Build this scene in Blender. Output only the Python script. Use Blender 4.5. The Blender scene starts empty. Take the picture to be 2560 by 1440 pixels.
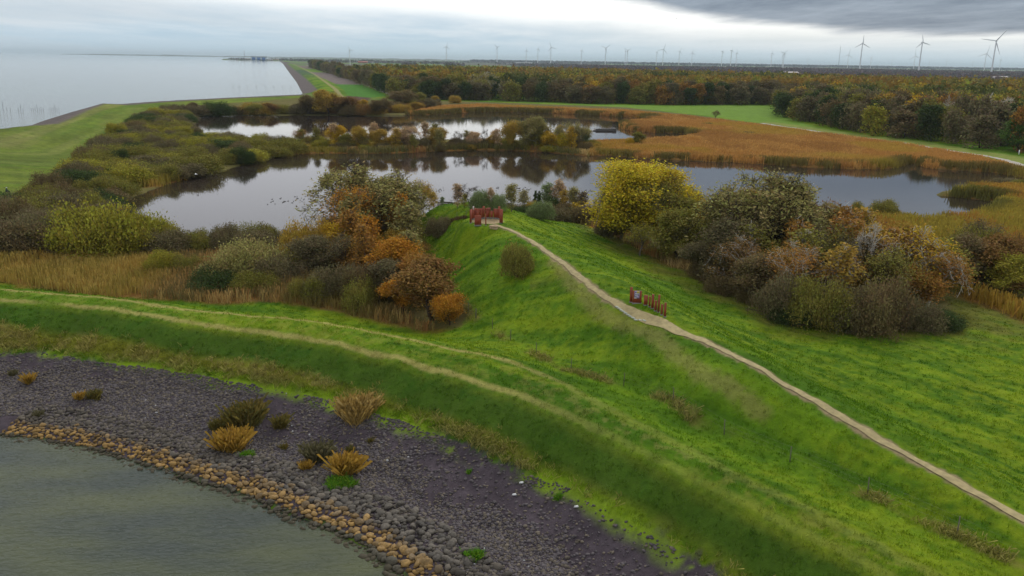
import bpy, math, random
import numpy as np
from mathutils import Matrix, Vector
S = bpy.context.scene
COL = S.collection
# ------------------------------------------------------------------ camera
FPX, CAMH = 2100.0, 30.0
PITCH, ROLL = math.atan(571/2100.0), math.atan(0.0155)
cp, sp, cr, sr = math.cos(PITCH), math.sin(PITCH), math.cos(ROLL), math.sin(ROLL)
R0, U0, F0 = Vector((1,0,0)), Vector((0,sp,cp)), Vector((0,cp,-sp))
X, Y, Z = R0*cr+U0*sr, U0*cr-R0*sr, -F0
cam_d = bpy.data.cameras.new('camera'); cam = bpy.data.objects.new('camera', cam_d); COL.objects.link(cam)
cam.matrix_world = Matrix(((X.x,Y.x,Z.x,0),(X.y,Y.y,Z.y,0),(X.z,Y.z,Z.z,CAMH),(0,0,0,1)))
cam_d.sensor_width = 36.0; cam_d.lens = 36.0*FPX/2560.0
cam_d.clip_start = 0.5; cam_d.clip_end = 200000
S.camera = cam
# ------------------------------------------------------------------ world, sun, exposure
SUN_EL, SUN_AZ = math.radians(38), math.radians(25)      # azimuth clockwise from +Y (view direction)
W = bpy.data.worlds.new('World'); S.world = W; W.use_nodes = True
def build_world():
    nt = W.node_tree; nt.nodes.clear(); N = nt.nodes.new; L = nt.links.new
    def math_(op, a, b=None, c=None, clamp=False):
        n = N('ShaderNodeMath'); n.operation = op; n.use_clamp = clamp
        for i, v in enumerate((a, b, c)):
            if v is None: continue
            if isinstance(v, (int, float)): n.inputs[i].default_value = v
            else: L(v, n.inputs[i])
        return n.outputs[0]
    def ramp(v, stops):
        n = N('ShaderNodeValToRGB'); L(v, n.inputs[0]); e = n.color_ramp.elements
        while len(e) < len(stops): e.new(0.5)
        for k, (p_, c_) in enumerate(stops):
            e[k].position = p_; e[k].color = (*c_, 1) if not isinstance(c_, (int, float)) else (c_, c_, c_, 1)
        return n.outputs[0]
    def mix(f, a, b):
        n = N('ShaderNodeMix'); n.data_type = 'RGBA'
        if isinstance(f, (int, float)): n.inputs[0].default_value = f
        else: L(f, n.inputs[0])
        for i, v in ((6, a), (7, b)):
            if isinstance(v, tuple): n.inputs[i].default_value = (*v, 1)
            else: L(v, n.inputs[i])
        return n.outputs[2]
    def noise(vec, scale, det=5, rough=.55):
        n = N('ShaderNodeTexNoise'); L(vec, n.inputs['Vector']); n.inputs['Scale'].default_value = scale
        n.inputs['Detail'].default_value = det; n.inputs['Roughness'].default_value = rough; return n.outputs['Fac']
    tc = N('ShaderNodeTexCoord'); sx = N('ShaderNodeSeparateXYZ'); L(tc.outputs['Generated'], sx.inputs[0])
    x, y, z = sx.outputs
    zp = math_('MAXIMUM', z, 0.0)
    zz = math_('ADD', zp, 0.035)
    cx = N('ShaderNodeCombineXYZ'); L(math_('DIVIDE', x, zz), cx.inputs[0]); L(math_('MULTIPLY', math_('DIVIDE', y, zz), .45), cx.inputs[1])
    cl = cx.outputs[0]                                       # cloud-deck coordinates: streaks flatten towards the horizon
    n1 = noise(cl, 0.16, 6, .5); n2 = noise(cl, 0.55, 6, .6)
    az = math_('ARCTAN2', x, y)                              # radians, 0 ahead, + right
    el = math_('MULTIPLY', math_('ARCSINE', zp), 57.2958)
    # overcast deck colour by elevation, horizon pale blue -> bright -> mid grey overhead
    base = ramp(math_('DIVIDE', el, 40.0), [(0.0, (.50,.66,.78)), (.035, (.47,.63,.76)), (.075, (.57,.69,.80)), (.12, (.90,.92,.95)), (.2, (.86,.87,.93)), (.42, (.80,.80,.86)), (1., (1.0,1.0,.98))])
    # right side has warmer and whiter gleam low down
    rt = math_('SMOOTHSTEP', -.12, .42, az) if False else None
    mr = N('ShaderNodeMapRange'); mr.interpolation_type = 'SMOOTHSTEP'; L(az, mr.inputs[0]); mr.inputs[1].default_value = -.1; mr.inputs[2].default_value = .35
    gl = N('ShaderNodeMapRange'); gl.interpolation_type = 'SMOOTHSTEP'; L(el, gl.inputs[0]); gl.inputs[1].default_value = .0; gl.inputs[2].default_value = 1.9
    base = mix(math_('MULTIPLY', math_('MULTIPLY', mr.outputs[0], gl.outputs[0]), .75), base, (.86,.87,.84))
    # mottled streaks
    st = N('ShaderNodeMapRange'); L(n2, st.inputs[0]); st.inputs[1].default_value = .38; st.inputs[2].default_value = .68
    wh = math_('MULTIPLY', st.outputs[0], math_('MULTIPLY', gl.outputs[0], .62))
    base = mix(wh, base, (.92,.95,.98))
    # bright band, centre top
    b1 = N('ShaderNodeMapRange'); b1.interpolation_type = 'SMOOTHSTEP'
    edgeb = math_('SUBTRACT', el, math_('ADD', 2.35, math_('MULTIPLY', az, -1.6)))
    L(math_('ADD', edgeb, math_('MULTIPLY', math_('SUBTRACT', n1, .5), 3.0)), b1.inputs[0]); b1.inputs[1].default_value = -.5; b1.inputs[2].default_value = .9
    ca = N('ShaderNodeMapRange'); ca.interpolation_type = 'SMOOTHSTEP'; L(az, ca.inputs[0]); ca.inputs[1].default_value = -.62; ca.inputs[2].default_value = -.2
    eh = N('ShaderNodeMapRange'); eh.interpolation_type = 'SMOOTHSTEP'; L(el, eh.inputs[0]); eh.inputs[1].default_value = 7.; eh.inputs[2].default_value = 4.
    base = mix(math_('MULTIPLY', math_('MULTIPLY', b1.outputs[0], ca.outputs[0]), math_('MULTIPLY', eh.outputs[0], .9)), base, (1.18,1.18,1.16))
    # grey veil on the left
    gv = N('ShaderNodeMapRange'); gv.interpolation_type = 'SMOOTHSTEP'; L(az, gv.inputs[0]); gv.inputs[1].default_value = -.05; gv.inputs[2].default_value = -.45
    g2 = N('ShaderNodeMapRange'); g2.interpolation_type = 'SMOOTHSTEP'; L(n1, g2.inputs[0]); g2.inputs[1].default_value = .42; g2.inputs[2].default_value = .6
    base = mix(math_('MULTIPLY', math_('MULTIPLY', gv.outputs[0], g2.outputs[0]), .5), base, (.56,.62,.68))
    # dark rain cloud, upper right: lower edge falls from 4.2 deg (centre) to 1.9 deg (right)
    er = ramp(math_('ADD', math_('MULTIPLY', az, .9), .3), [(.30, 4.6/8), (.44, 3.3/8), (.53, 2.45/8), (.62, 1.75/8), (1., 1.7/8)])
    dd = math_('SUBTRACT', el, math_('MULTIPLY', er, 8.0))
    dd = math_('ADD', dd, math_('MULTIPLY', math_('SUBTRACT', n1, .5), .8))
    dd = math_('ADD', dd, math_('MULTIPLY', math_('SUBTRACT', n2, .5), 1.3))
    dk = N('ShaderNodeMapRange'); dk.interpolation_type = 'SMOOTHSTEP'; L(dd, dk.inputs[0]); dk.inputs[1].default_value = -.25; dk.inputs[2].default_value = .55
    hi = N('ShaderNodeMapRange'); hi.interpolation_type = 'SMOOTHSTEP'; L(el, hi.inputs[0]); hi.inputs[1].default_value = 13.; hi.inputs[2].default_value = 7.
    aw = N('ShaderNodeMapRange'); aw.interpolation_type = 'SMOOTHSTEP'; L(az, aw.inputs[0]); aw.inputs[1].default_value = -.06; aw.inputs[2].default_value = .16
    nd = N('ShaderNodeMapRange'); L(noise(cl, .9, 7, .65), nd.inputs[0]); nd.inputs[1].default_value = .32; nd.inputs[2].default_value = .68
    dcol = mix(nd.outputs[0], (.10,.15,.235), (.29,.355,.45))
    base = mix(math_('MULTIPLY', math_('MULTIPLY', dk.outputs[0], aw.outputs[0]), math_('ADD', math_('MULTIPLY', hi.outputs[0], .8), .2)), base, dcol)
    sky = N('ShaderNodeTexSky'); sky.sky_type = 'NISHITA'; sky.sun_disc = False
    sky.sun_elevation = SUN_EL; sky.sun_rotation = SUN_AZ
    bg1 = N('ShaderNodeBackground'); L(sky.outputs[0], bg1.inputs[0]); bg1.inputs[1].default_value = .1
    bg2 = N('ShaderNodeBackground'); L(base, bg2.inputs[0]); bg2.inputs[1].default_value = 1.0
    ms = N('ShaderNodeMixShader'); ms.inputs[0].default_value = .93; L(bg1.outputs[0], ms.inputs[1]); L(bg2.outputs[0], ms.inputs[2])
    out = N('ShaderNodeOutputWorld'); L(ms.outputs[0], out.inputs[0])
build_world()
sd_ = bpy.data.lights.new('sun', 'SUN'); sd_.energy = 1.5; sd_.angle = math.radians(14); sd_.color = (1.0, .965, .90)
sun = bpy.data.objects.new('sun', sd_); COL.objects.link(sun)
sdir = Vector((math.sin(SUN_AZ)*math.cos(SUN_EL), math.cos(SUN_AZ)*math.cos(SUN_EL), math.sin(SUN_EL)))
sun.rotation_euler = (-sdir).to_track_quat('-Z', 'Y').to_euler()
S.view_settings.view_transform = 'Standard'; S.view_settings.look = 'None'
S.view_settings.exposure = 0.10; S.view_settings.gamma = 1.0; S.view_settings.use_curve_mapping = False
S.render.engine = 'CYCLES'
S.cycles.max_bounces = 5; S.cycles.diffuse_bounces = 2; S.cycles.glossy_bounces = 2; S.cycles.transmission_bounces = 1
S.cycles.volume_bounces = 1; S.cycles.transparent_max_bounces = 4
S.cycles.use_denoising = True; S.cycles.volume_step_rate = 4.0
HAZE = 4.5e-5
rng = np.random.default_rng(7)
# ------------------------------------------------------------------ helpers
def at(px, py, z):
    """the world point at height z seen at photo pixel (px, py)"""
    u, v = (px-1280)/FPX, (720-py)/FPX
    a, b = u*cr-v*sr, u*sr+v*cr
    d = (a, cp+b*sp, -sp+b*cp); t = (z-CAMH)/d[2]
    return (d[0]*t, d[1]*t, z)
def ray(px, py):
    u, v = (px-1280)/FPX, (720-py)/FPX
    a, b = u*cr-v*sr, u*sr+v*cr
    return a, cp+b*sp, -sp+b*cp
def pix(x, y, z):
    dz = z-CAMH; f = y*cp-dz*sp; up = y*sp+dz*cp
    a, b = x/f, up/f
    return 1280+FPX*(a*cr+b*sr), 720-FPX*(b*cr-a*sr)
def P(l, z=None):
    return np.array([at(*q)[:2] if len(q) == 3 else at(q[0], q[1], z)[:2] for q in l])
def hsh(ix, iy, s):
    h = (ix.astype(np.int64)*374761393 + iy.astype(np.int64)*668265263 + s*982451653) & 0xffffffff
    h = ((h ^ (h >> 13))*1274126177) & 0xffffffff
    return ((h ^ (h >> 16)) & 0xffffff)/16777215.0
def vnoise(x, y, s=0):
    ix, iy = np.floor(x), np.floor(y); fx, fy = x-ix, y-iy
    fx, fy = fx*fx*(3-2*fx), fy*fy*(3-2*fy)
    a, b, c, d = hsh(ix, iy, s), hsh(ix+1, iy, s), hsh(ix, iy+1, s), hsh(ix+1, iy+1, s)
    return (a*(1-fx)+b*fx)*(1-fy)+(c*(1-fx)+d*fx)*fy
def fbm(x, y, s=0, o=4):
    t, a, n = 0, .5, 0
    for k in range(o):
        t = t+a*vnoise(x*2**k+k*17.3, y*2**k-k*9.1, s+k); n += a; a *= .55
    return t/n
def sstep(a, b, x):
    t = np.clip((x-a)/(b-a), 0, 1); return t*t*(3-2*t)
def seg_dist(x, y, pl, closed=False):
    d = np.full(x.shape, 1e18); par = np.zeros(x.shape); acc = 0
    n = len(pl)
    for i in range(n if closed else n-1):
        ax, ay = pl[i]; bx, by = pl[(i+1) % n]
        ex, ey = bx-ax, by-ay; l2 = ex*ex+ey*ey+1e-12
        t = np.clip(((x-ax)*ex+(y-ay)*ey)/l2, 0, 1)
        q = (x-ax-t*ex)**2+(y-ay-t*ey)**2
        m = q < d; d = np.where(m, q, d)
        if not closed: par = np.where(m, acc+t*math.sqrt(l2), par); acc += math.sqrt(l2)
    return np.sqrt(d), par
def inside(x, y, pl):
    c = np.zeros(x.shape, bool); n = len(pl)
    for i in range(n):
        ax, ay = pl[i]; bx, by = pl[(i+1) % n]
        if ay == by: continue
        c ^= ((ay > y) != (by > y)) & (x < (bx-ax)*(y-ay)/(by-ay)+ax)
    return c
def sdp(x, y, pl, reach=1e9):
    """signed distance, + inside"""
    x = np.asarray(x, float); y = np.asarray(y, float)
    lo, hi = pl.min(0)-reach, pl.max(0)+reach
    m = (x > lo[0]) & (x < hi[0]) & (y > lo[1]) & (y < hi[1])
    out = np.full(x.shape, -float(reach))
    if m.any():
        d, _ = seg_dist(x[m], y[m], pl, True); out[m] = np.where(inside(x[m], y[m], pl), d, -d)
    return out
def smooth_pl(pl, it=2, closed=False):
    pl = np.array(pl, float)
    for _ in range(it):
        q = []
        n = len(pl)
        for i in range(n if closed else n-1):
            a, b = pl[i], pl[(i+1) % n]; q += [a*.75+b*.25, a*.25+b*.75]
        if not closed: q = [pl[0]]+q+[pl[-1]]
        pl = np.array(q)
    return pl
# ------------------------------------------------------------------ outlines (photo pixels -> plan positions)
coast_near = [(0,1085),(75,1095),(200,1115),(330,1150),(430,1180),(480,1200),(600,1230),(720,1285),(845,1330),(930,1370),(1010,1440),(1150,1560),(1350,1750),(1600,2050)]
coast_near_w = P(coast_near, 0)
left_off = np.array([(-80,74),(-120,92),(-158,125),(-182,170),(-185,215)])
crest_far = P([(0,362),(100,327),(190,292),(235,274),(300,259),(400,252),(500,247),(600,242),(740,236)], 5.0)
def offset(pl, d):
    t = np.gradient(pl, axis=0); t /= np.linalg.norm(t, axis=1)[:,None]
    return pl+np.stack([-t[:,1], t[:,0]], 1)*d
coast_l = np.vstack([P([(0,344),(100,305),(170,283),(232,271)], 0), offset(crest_far[4:], 16)])
coast_far = P([(757,235),(741,205),(722,180),(708,160),(699,152.6)], 0)
spit = P([(640,151.2),(552,149.6),(555,148.4),(600,147.2),(700,146.6),(820,146.8)], 0)
LAND = np.vstack([coast_near_w[::-1][:, :], left_off, coast_l, coast_far, spit, P([(960,146.4),(1150,150)], 0),
                  [[150000, 60000], [150000, -3000], [400, -3000], [60, -60]]])
def sdl(x, y):
    return sdp(x, y, LAND)
low_pond = smooth_pl(np.vstack([P([(285,518),(300,506),(420,460),(480,442),(560,427),(620,408),(700,390),(800,383),(950,385),(1060,380),(1200,375),(1330,378),(1470,391),
    (1500,388),(1600,397),(1700,401),(1900,410),(2050,421),(2200,425),(2250,418),(2292,404),(2300,420),(2400,427),(2500,432),(2640,466),(2560,475),(2460,470),(2410,477),(2345,484),
    (2338,490),(2380,492),(2480,503),(2500,512),(2470,530),(2415,548),(2300,556),(2250,546),(2100,540),(2050,534),(1900,530),(1750,532),(1600,530),(1450,529),(1300,524),(1100,527),(1020,560),(950,600),(850,630),(650,632),(450,622),(350,590),(300,545)], 0)]), 2, True)
up_pond = smooth_pl(P([(470,332),(492,304),(486,291),(600,288),(700,289),(800,288),(950,291),(1010,288),(1120,286),(1200,279),(1400,283),(1520,291),(1650,298),(1600,304),(1552,309),(1552,322),(1600,331),(1740,335),
    (1700,349),(1560,351),(1480,355),(1400,358),(1200,354),(1000,352),(750,357),(700,356),(600,345),(520,340)], 0), 2, True)
PONDS = [low_pond, up_pond]
stone_border = P([(-300,905),(-100,890),(0,885),(110,880),(200,903),(350,915),(480,935),(570,958),(700,978),(830,1000),(920,1030),(1000,1050),(1140,1108),(1250,1155),(1310,1183),(1400,1210),(1500,1272),(1560,1300),(1640,1340),(1720,1388),(1790,1440),(1950,1600),(2150,1850)], 2.2)
STONE = np.vstack([coast_near_w, stone_border[::-1], [[-80,74]]])
low_line = [(-200,735),(0,750),(300,775),(560,815),(700,835),(850,860),(1000,895),(1150,940),(1300,985),(1400,1025),(1550,1095),(1700,1170),(1900,1270),(2150,1400),(2350,1520)]
up_line = [(-200,705),(0,722),(300,750),(600,785),(850,815),(1000,840),(1170,880),(1290,908),(1400,950),(1500,1010),(1600,1060),(1700,1110),(1850,1190),(2050,1290),(2250,1395),(2500,1530)]
fence_line = [(1030,600,2.0),(1050,640,1.7),(1110,720,1.8),(1190,800,2.4),(1300,870,3.7),(1420,925,4.2),(1520,955,4.3),(1620,985,4.3),(1750,1060,4.3),(1900,1130,4.3),(2100,1215,4.3),(2300,1300,4.4),(2500,1390,4.5),(2700,1480,4.5)]
path_px = [(1238,564,8.3),(1262,570,8.2),(1280,576,8.2),(1310,592,8.2),(1340,610,8.2),(1380,638,8.2),(1420,668,8.2),(1460,703,8.1),(1500,736,7.9),(1560,770,7.8),(1600,785,7.7),(1660,806,7.6),(1720,832,7.6),(1790,862,7.5),(1850,893,7.5),(1950,950,7.0),(2060,1018,6.6),(2180,1090,6.1),(2350,1190,5.7),(2560,1300,5.4),(2800,1425,5.3),(3200,1640,5.3)]
foot_r = [(1400,585,4.6),(1480,620,3.2),(1600,690,2.8),(1720,765,2.6),(1850,842,2.6),(2000,930,2.5),(2200,1035,2.5),(2400,1130,2.5),(2600,1220,2.5),(2900,1370,2.5)]
MEADOW_EDGE = [(1480,560),(1560,605),(1640,645),(1750,700),(1890,760),(2000,812),(2100,822),(2270,828),(2390,815),(2370,740),(2450,765),(2560,806),(2800,890),(3000,960)]
BASIN = P([(-300,520),(0,505),(120,482),(180,432),(240,382),(262,342),(330,318),(380,290),(430,275),(600,263),(770,252),(1120,252),(1300,258),(1560,268),(1760,290),(1900,309),(2000,323),(2230,353),(2400,381),(2560,415),(2800,455),(3300,700)]
    +MEADOW_EDGE[::-1]+[(1300,548),(1180,538),(1080,518),(1035,560),(1012,595),(1045,640),(1105,720),(1180,812),(1150,830),(1000,800),(850,765),(700,745),(560,748),(300,733),(0,703),(-300,690)], 1.1)
# ------------------------------------------------------------------ terrain height: contours through known levels
def dens(pts, step=7.0):
    pts = np.array(pts); out = [pts[0]]
    for a, b in zip(pts[:-1], pts[1:]):
        n = max(1, int(np.linalg.norm((b-a)[:2])/step))
        for k in range(1, n+1): out.append(a+(b-a)*k/n)
    return out
def lvl(pxl, z=None, step=7.0):
    return dens([at(*q) if len(q) == 3 else at(q[0], q[1], z) for q in pxl], step)
def wl(pl, z, step=7.0):
    return dens([(q[0], q[1], z) for q in pl], step)
C = []
C += wl(stone_border, 2.2, 5)+lvl(low_line, 5.0, 4)+lvl(up_line, 5.15, 4)
upw = P(up_line, 5.15)
C += wl(offset(upw[:5], 9.0), 1.4, 5)
C += lvl(fence_line, None, 4)+lvl(path_px, None, 4)+lvl(foot_r, None, 5)
C += lvl([(1195,556),(1215,552),(1240,556),(1215,562)], 8.4, 3)
C += lvl([(1080,521,6.0),(1110,520,6.4),(1140,530,7.0),(1165,545,7.4)], None, 3)+lvl([(1035,560,3.2),(1022,592,1.8)], None, 4)
C += lvl([(1165,546,7.2),(1100,575,4.2),(1060,600,2.4)], None, 4)
C += lvl([(1240,610,7.4),(1330,690,6.6),(1450,800,6.0),(1600,885,5.9),(1800,990,6.0)], None, 5)
C += lvl([(1150,620,5.0),(1180,700,4.0),(1260,800,4.0)], None, 5)
C += lvl([(1100,540),(1300,550),(1450,560),(1560,590)], 1.2, 8)
C += lvl([(1300,566,7.0),(1400,575,5.2)], None, 5)
C += lvl([(1560,625),(1700,700),(1890,780),(2000,830),(2300,850),(2560,840)], 1.6, 8)+lvl([(2100,900),(2300,980),(2560,1080)], 2.0, 8)
C += lvl([(0,660),(250,680),(500,690),(700,700),(850,720),(980,700),(900,640)], 1.1, 10)+lvl([(0,600),(200,610),(400,630)], .9, 10)
C += wl(np.array([(-55,87),(-75,95),(-110,117),(-138,150),(-150,195),(-143,235)]), 5.0, 8)
C += wl(np.array([(-58,97),(-72,106),(-95,130),(-108,160)]), 1.2, 8)
C += wl(crest_far, 5.0, 9)+wl(offset(crest_far, -26)[3:], 1.4, 12)+wl(offset(crest_far, -12)[1:], 3.2, 12)
C += lvl([(0,505),(120,482),(180,432),(240,382),(262,342),(330,318)], 1.2, 12)+lvl([(0,430),(150,350)], 3.2, 10)
C += wl(np.array([(-135,690),(-100,640),(-60,600),(0,560),(100,560),(200,560),(200,440),(200,330),(170,260),(140,190),(110,140),(90,100),(70,60),(60,20)]), 1.1, 30)
C += wl(np.array([(-100,300),(-60,330),(0,340),(-40,480),(60,480),(60,340),(100,350),(140,300),(-130,350),(-110,420)]), 1.0, 25)
C = np.array(C)
# thin out points that fall nearly together
keep = []
for i in range(len(C)):
    if all((C[i,0]-C[j,0])**2+(C[i,1]-C[j,1])**2 > 1.6**2 for j in keep): keep.append(i)
C = C[keep]
_D = np.sqrt(((C[:,None,:2]-C[None,:,:2])**2).sum(-1)+6.0)
_A = np.zeros((len(C)+1,)*2); _A[:-1,:-1] = -_D+0.12*np.eye(len(C)); _A[:-1,-1] = 1; _A[-1,:-1] = 1
_w = np.linalg.solve(_A, np.append(C[:,2], 0))
def rbf(x, y):
    out = np.empty(x.shape); n = x.size; xf, yf = x.ravel(), y.ravel(); o = out.ravel()
    cx, cy = C[:,0].astype(np.float32), C[:,1].astype(np.float32); w = _w[:-1].astype(np.float32)
    for s in range(0, n, 20000):
        a = xf[s:s+20000].astype(np.float32)[:,None]-cx; b = yf[s:s+20000].astype(np.float32)[:,None]-cy
        a *= a; b *= b; a += b; a += 6; np.sqrt(a, out=a)
        o[s:s+20000] = -(a@w)+_w[-1]
    return o.reshape(x.shape)
path_w = smooth_pl(P(path_px), 2); fence_w = P(fence_line)
def height(x, y, ctx=None):
    x = np.asarray(x, float); y = np.asarray(y, float)
    sl = sdl(x, y)
    zf = np.interp(sl, [0, 18, 24, 44, 1e6], [0, 4.8, 4.8, 1.0, 1.0])
    near = (y < 760) & (y > -60) & (np.abs(x) < 330)
    z = zf.copy()
    if near.any():
        xn, yn = x[near], y[near]
        r_ = rbf(xn, yn)
        b_ = sstep(600, 720, yn)
        b_ = np.maximum(b_, sstep(210, 300, xn)); b_ = np.maximum(b_, sstep(-250, -320, xn)); b_ = np.maximum(b_, sstep(10, -50, yn))
        z[near] = r_*(1-b_)+zf[near]*b_
    bumps = (fbm(x*.22, y*.22, 3, 3)-.5)*.55*sstep(700, 300, y)+(fbm(x*.9, y*.9, 9, 3)-.5)*.20*sstep(260, 90, y)
    z = z+bumps*sstep(0, 6, sl)
    z = np.maximum(z, .35)
    z = np.minimum(z, .30*sl+(fbm(x*.5, y*.5, 5, 2)-.5)*.25*sstep(8, 3, np.abs(sl)))
    spd = np.full(x.shape, -1e9)
    _rc = at(1219, 552, 8.35); _rd = np.hypot(x-_rc[0], y-_rc[1]); _k = sstep(5.8, 3.0, _rd); z = z*(1-_k)+8.35*_k
    for pl in PONDS:
        spd = np.maximum(spd, sdp(x, y, pl, 30.))
    z = np.minimum(z, np.where(spd > -25, -.7*spd+.02, 99)+ (fbm(x*.3,y*.3,11,2)-.5)*1.0*(spd > -25))
    z = np.maximum(z, -3.0)
    if ctx is not None: ctx['sl'] = sl; ctx['spd'] = spd
    return z
def ground(pts):
    """pixels -> first hit on the terrain"""
    pts = np.array(pts, float); n = len(pts)
    ts = np.exp(np.linspace(math.log(35), math.log(9000), 500))
    D = np.array([ray(a, b) for a, b in pts])
    Xg = D[:,0:1]*ts; Yg = D[:,1:2]*ts; Zr = CAMH+D[:,2:3]*ts
    H = np.maximum(height(Xg, Yg), 0.0)
    df = Zr-H; out = []
    for i in range(n):
        k = np.argmax(df[i] < 0)
        if df[i, k] >= 0: k = len(ts)-1
        k = max(k, 1); f = df[i,k-1]/(df[i,k-1]-df[i,k]+1e-9); t = ts[k-1]+(ts[k]-ts[k-1])*f
        x, y = D[i,0]*t, D[i,1]*t; out.append((x, y, max(CAMH+D[i,2]*t, 0)))
    return out
def top_z(x, y, py, px=None):
    """height at plan position (x,y) that projects to photo row py"""
    lo, hi = -5., 400.
    for _ in range(40):
        m = (lo+hi)/2
        if pix(x, y, m)[1] > py: lo = m
        else: hi = m
    return lo
# tracks and path: lay them where the photographed lines meet the built terrain
def on_ground(pxs, it=3, st=.6):
    q = smooth_pl(np.array([p_[:2] for p_ in pxs], float), 2); g = np.array([w_[:2] for w_ in ground(q)]); g = resample(g, st)
    k = 5
    for _ in range(it): h_ = g.copy(); h_[1:-1] = (g[:-2]+g[1:-1]*2+g[2:])/4; g = h_
    return smooth_pl(g[::k], 2)
def resample(pl, st):
    s = np.concatenate([[0], np.cumsum(np.linalg.norm(np.diff(pl,axis=0),axis=1))]); q = np.arange(0, s[-1], st)
    return np.stack([np.interp(q, s, pl[:,0]), np.interp(q, s, pl[:,1])],1)
path_w = on_ground([(1238,562),(1262,569),(1290,581),(1340,610),(1380,639),(1420,668),(1460,702),(1500,735),(1550,769),(1600,789),(1660,811),(1720,836),(1790,868),(1850,898),(1950,950),(2060,1018),(2180,1088),(2350,1183),(2560,1300),(2800,1432),(3100,1600)])
# ------------------------------------------------------------------ ground colours (real albedo by what grows or lies there)
G1, G2, G3 = np.array([.110,.198,.009]), np.array([.170,.232,.011]), np.array([.055,.125,.007])
STRAW, OLIVE, MUD, SAND = np.array([.30,.26,.085]), np.array([.20,.19,.025]), np.array([.075,.060,.070]), np.array([.34,.26,.15])
REEDC, BRUSH, MOSS = np.array([.38,.19,.05]), np.array([.13,.10,.04]), np.array([.20,.30,.015])
low_w, up_w = P(low_line, 5.0), P(up_line, 5.15)
FIELDS = [(P([(765,180),(828,181),(905,211),(838,212)], 1), (.155,.125,.115)), (P([(836,212),(905,211),(968,240),(905,247),(870,240)], 1), (.06,.17,.018)),
          (P([(752,172),(800,172),(828,181),(768,181)], 1), (.11,.19,.02)), (P([(730,157),(760,158),(800,172),(752,172)], 1), (.10,.14,.05)),
          (P([(742,164),(775,164),(800,172),(752,172)], 1), (.15,.12,.10)), (P([(870,241),(930,246),(905,262),(850,258)], 1), (.09,.05,.04))]
FARROAD = P([(1010,246),(975,232),(935,217),(880,196),(830,180),(800,172),(770,163)], 1)
FARTRACK = P([(900,262),(850,235),(815,208),(790,188),(765,174),(735,160)], 3)
MEAD_FAR = P([(1110,249),(1300,254),(1500,261),(1700,263),(1950,261),(1960,290),(2040,318),(2160,338),(2290,350),(2420,372),(2600,395),(2700,440),(2560,411),(2400,379),(2230,351),(2000,321),(1900,307),(1760,288),(1560,268),(1300,257)], 1)
PATH_R = [(2700,450,1.4),(2560,412,1.4),(2520,400,1.4),(2480,390,1.4),(2400,379,1.3),(2330,368,1.3),(2230,352,1.2),(2130,341,1.2),(2000,322,1.2),(1900,307,1.2)]
path_r = smooth_pl(P(PATH_R), 2)
GRASSY_POCKET = P([(1740,530),(1800,528),(1800,570),(1740,575)], 1.2)
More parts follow.
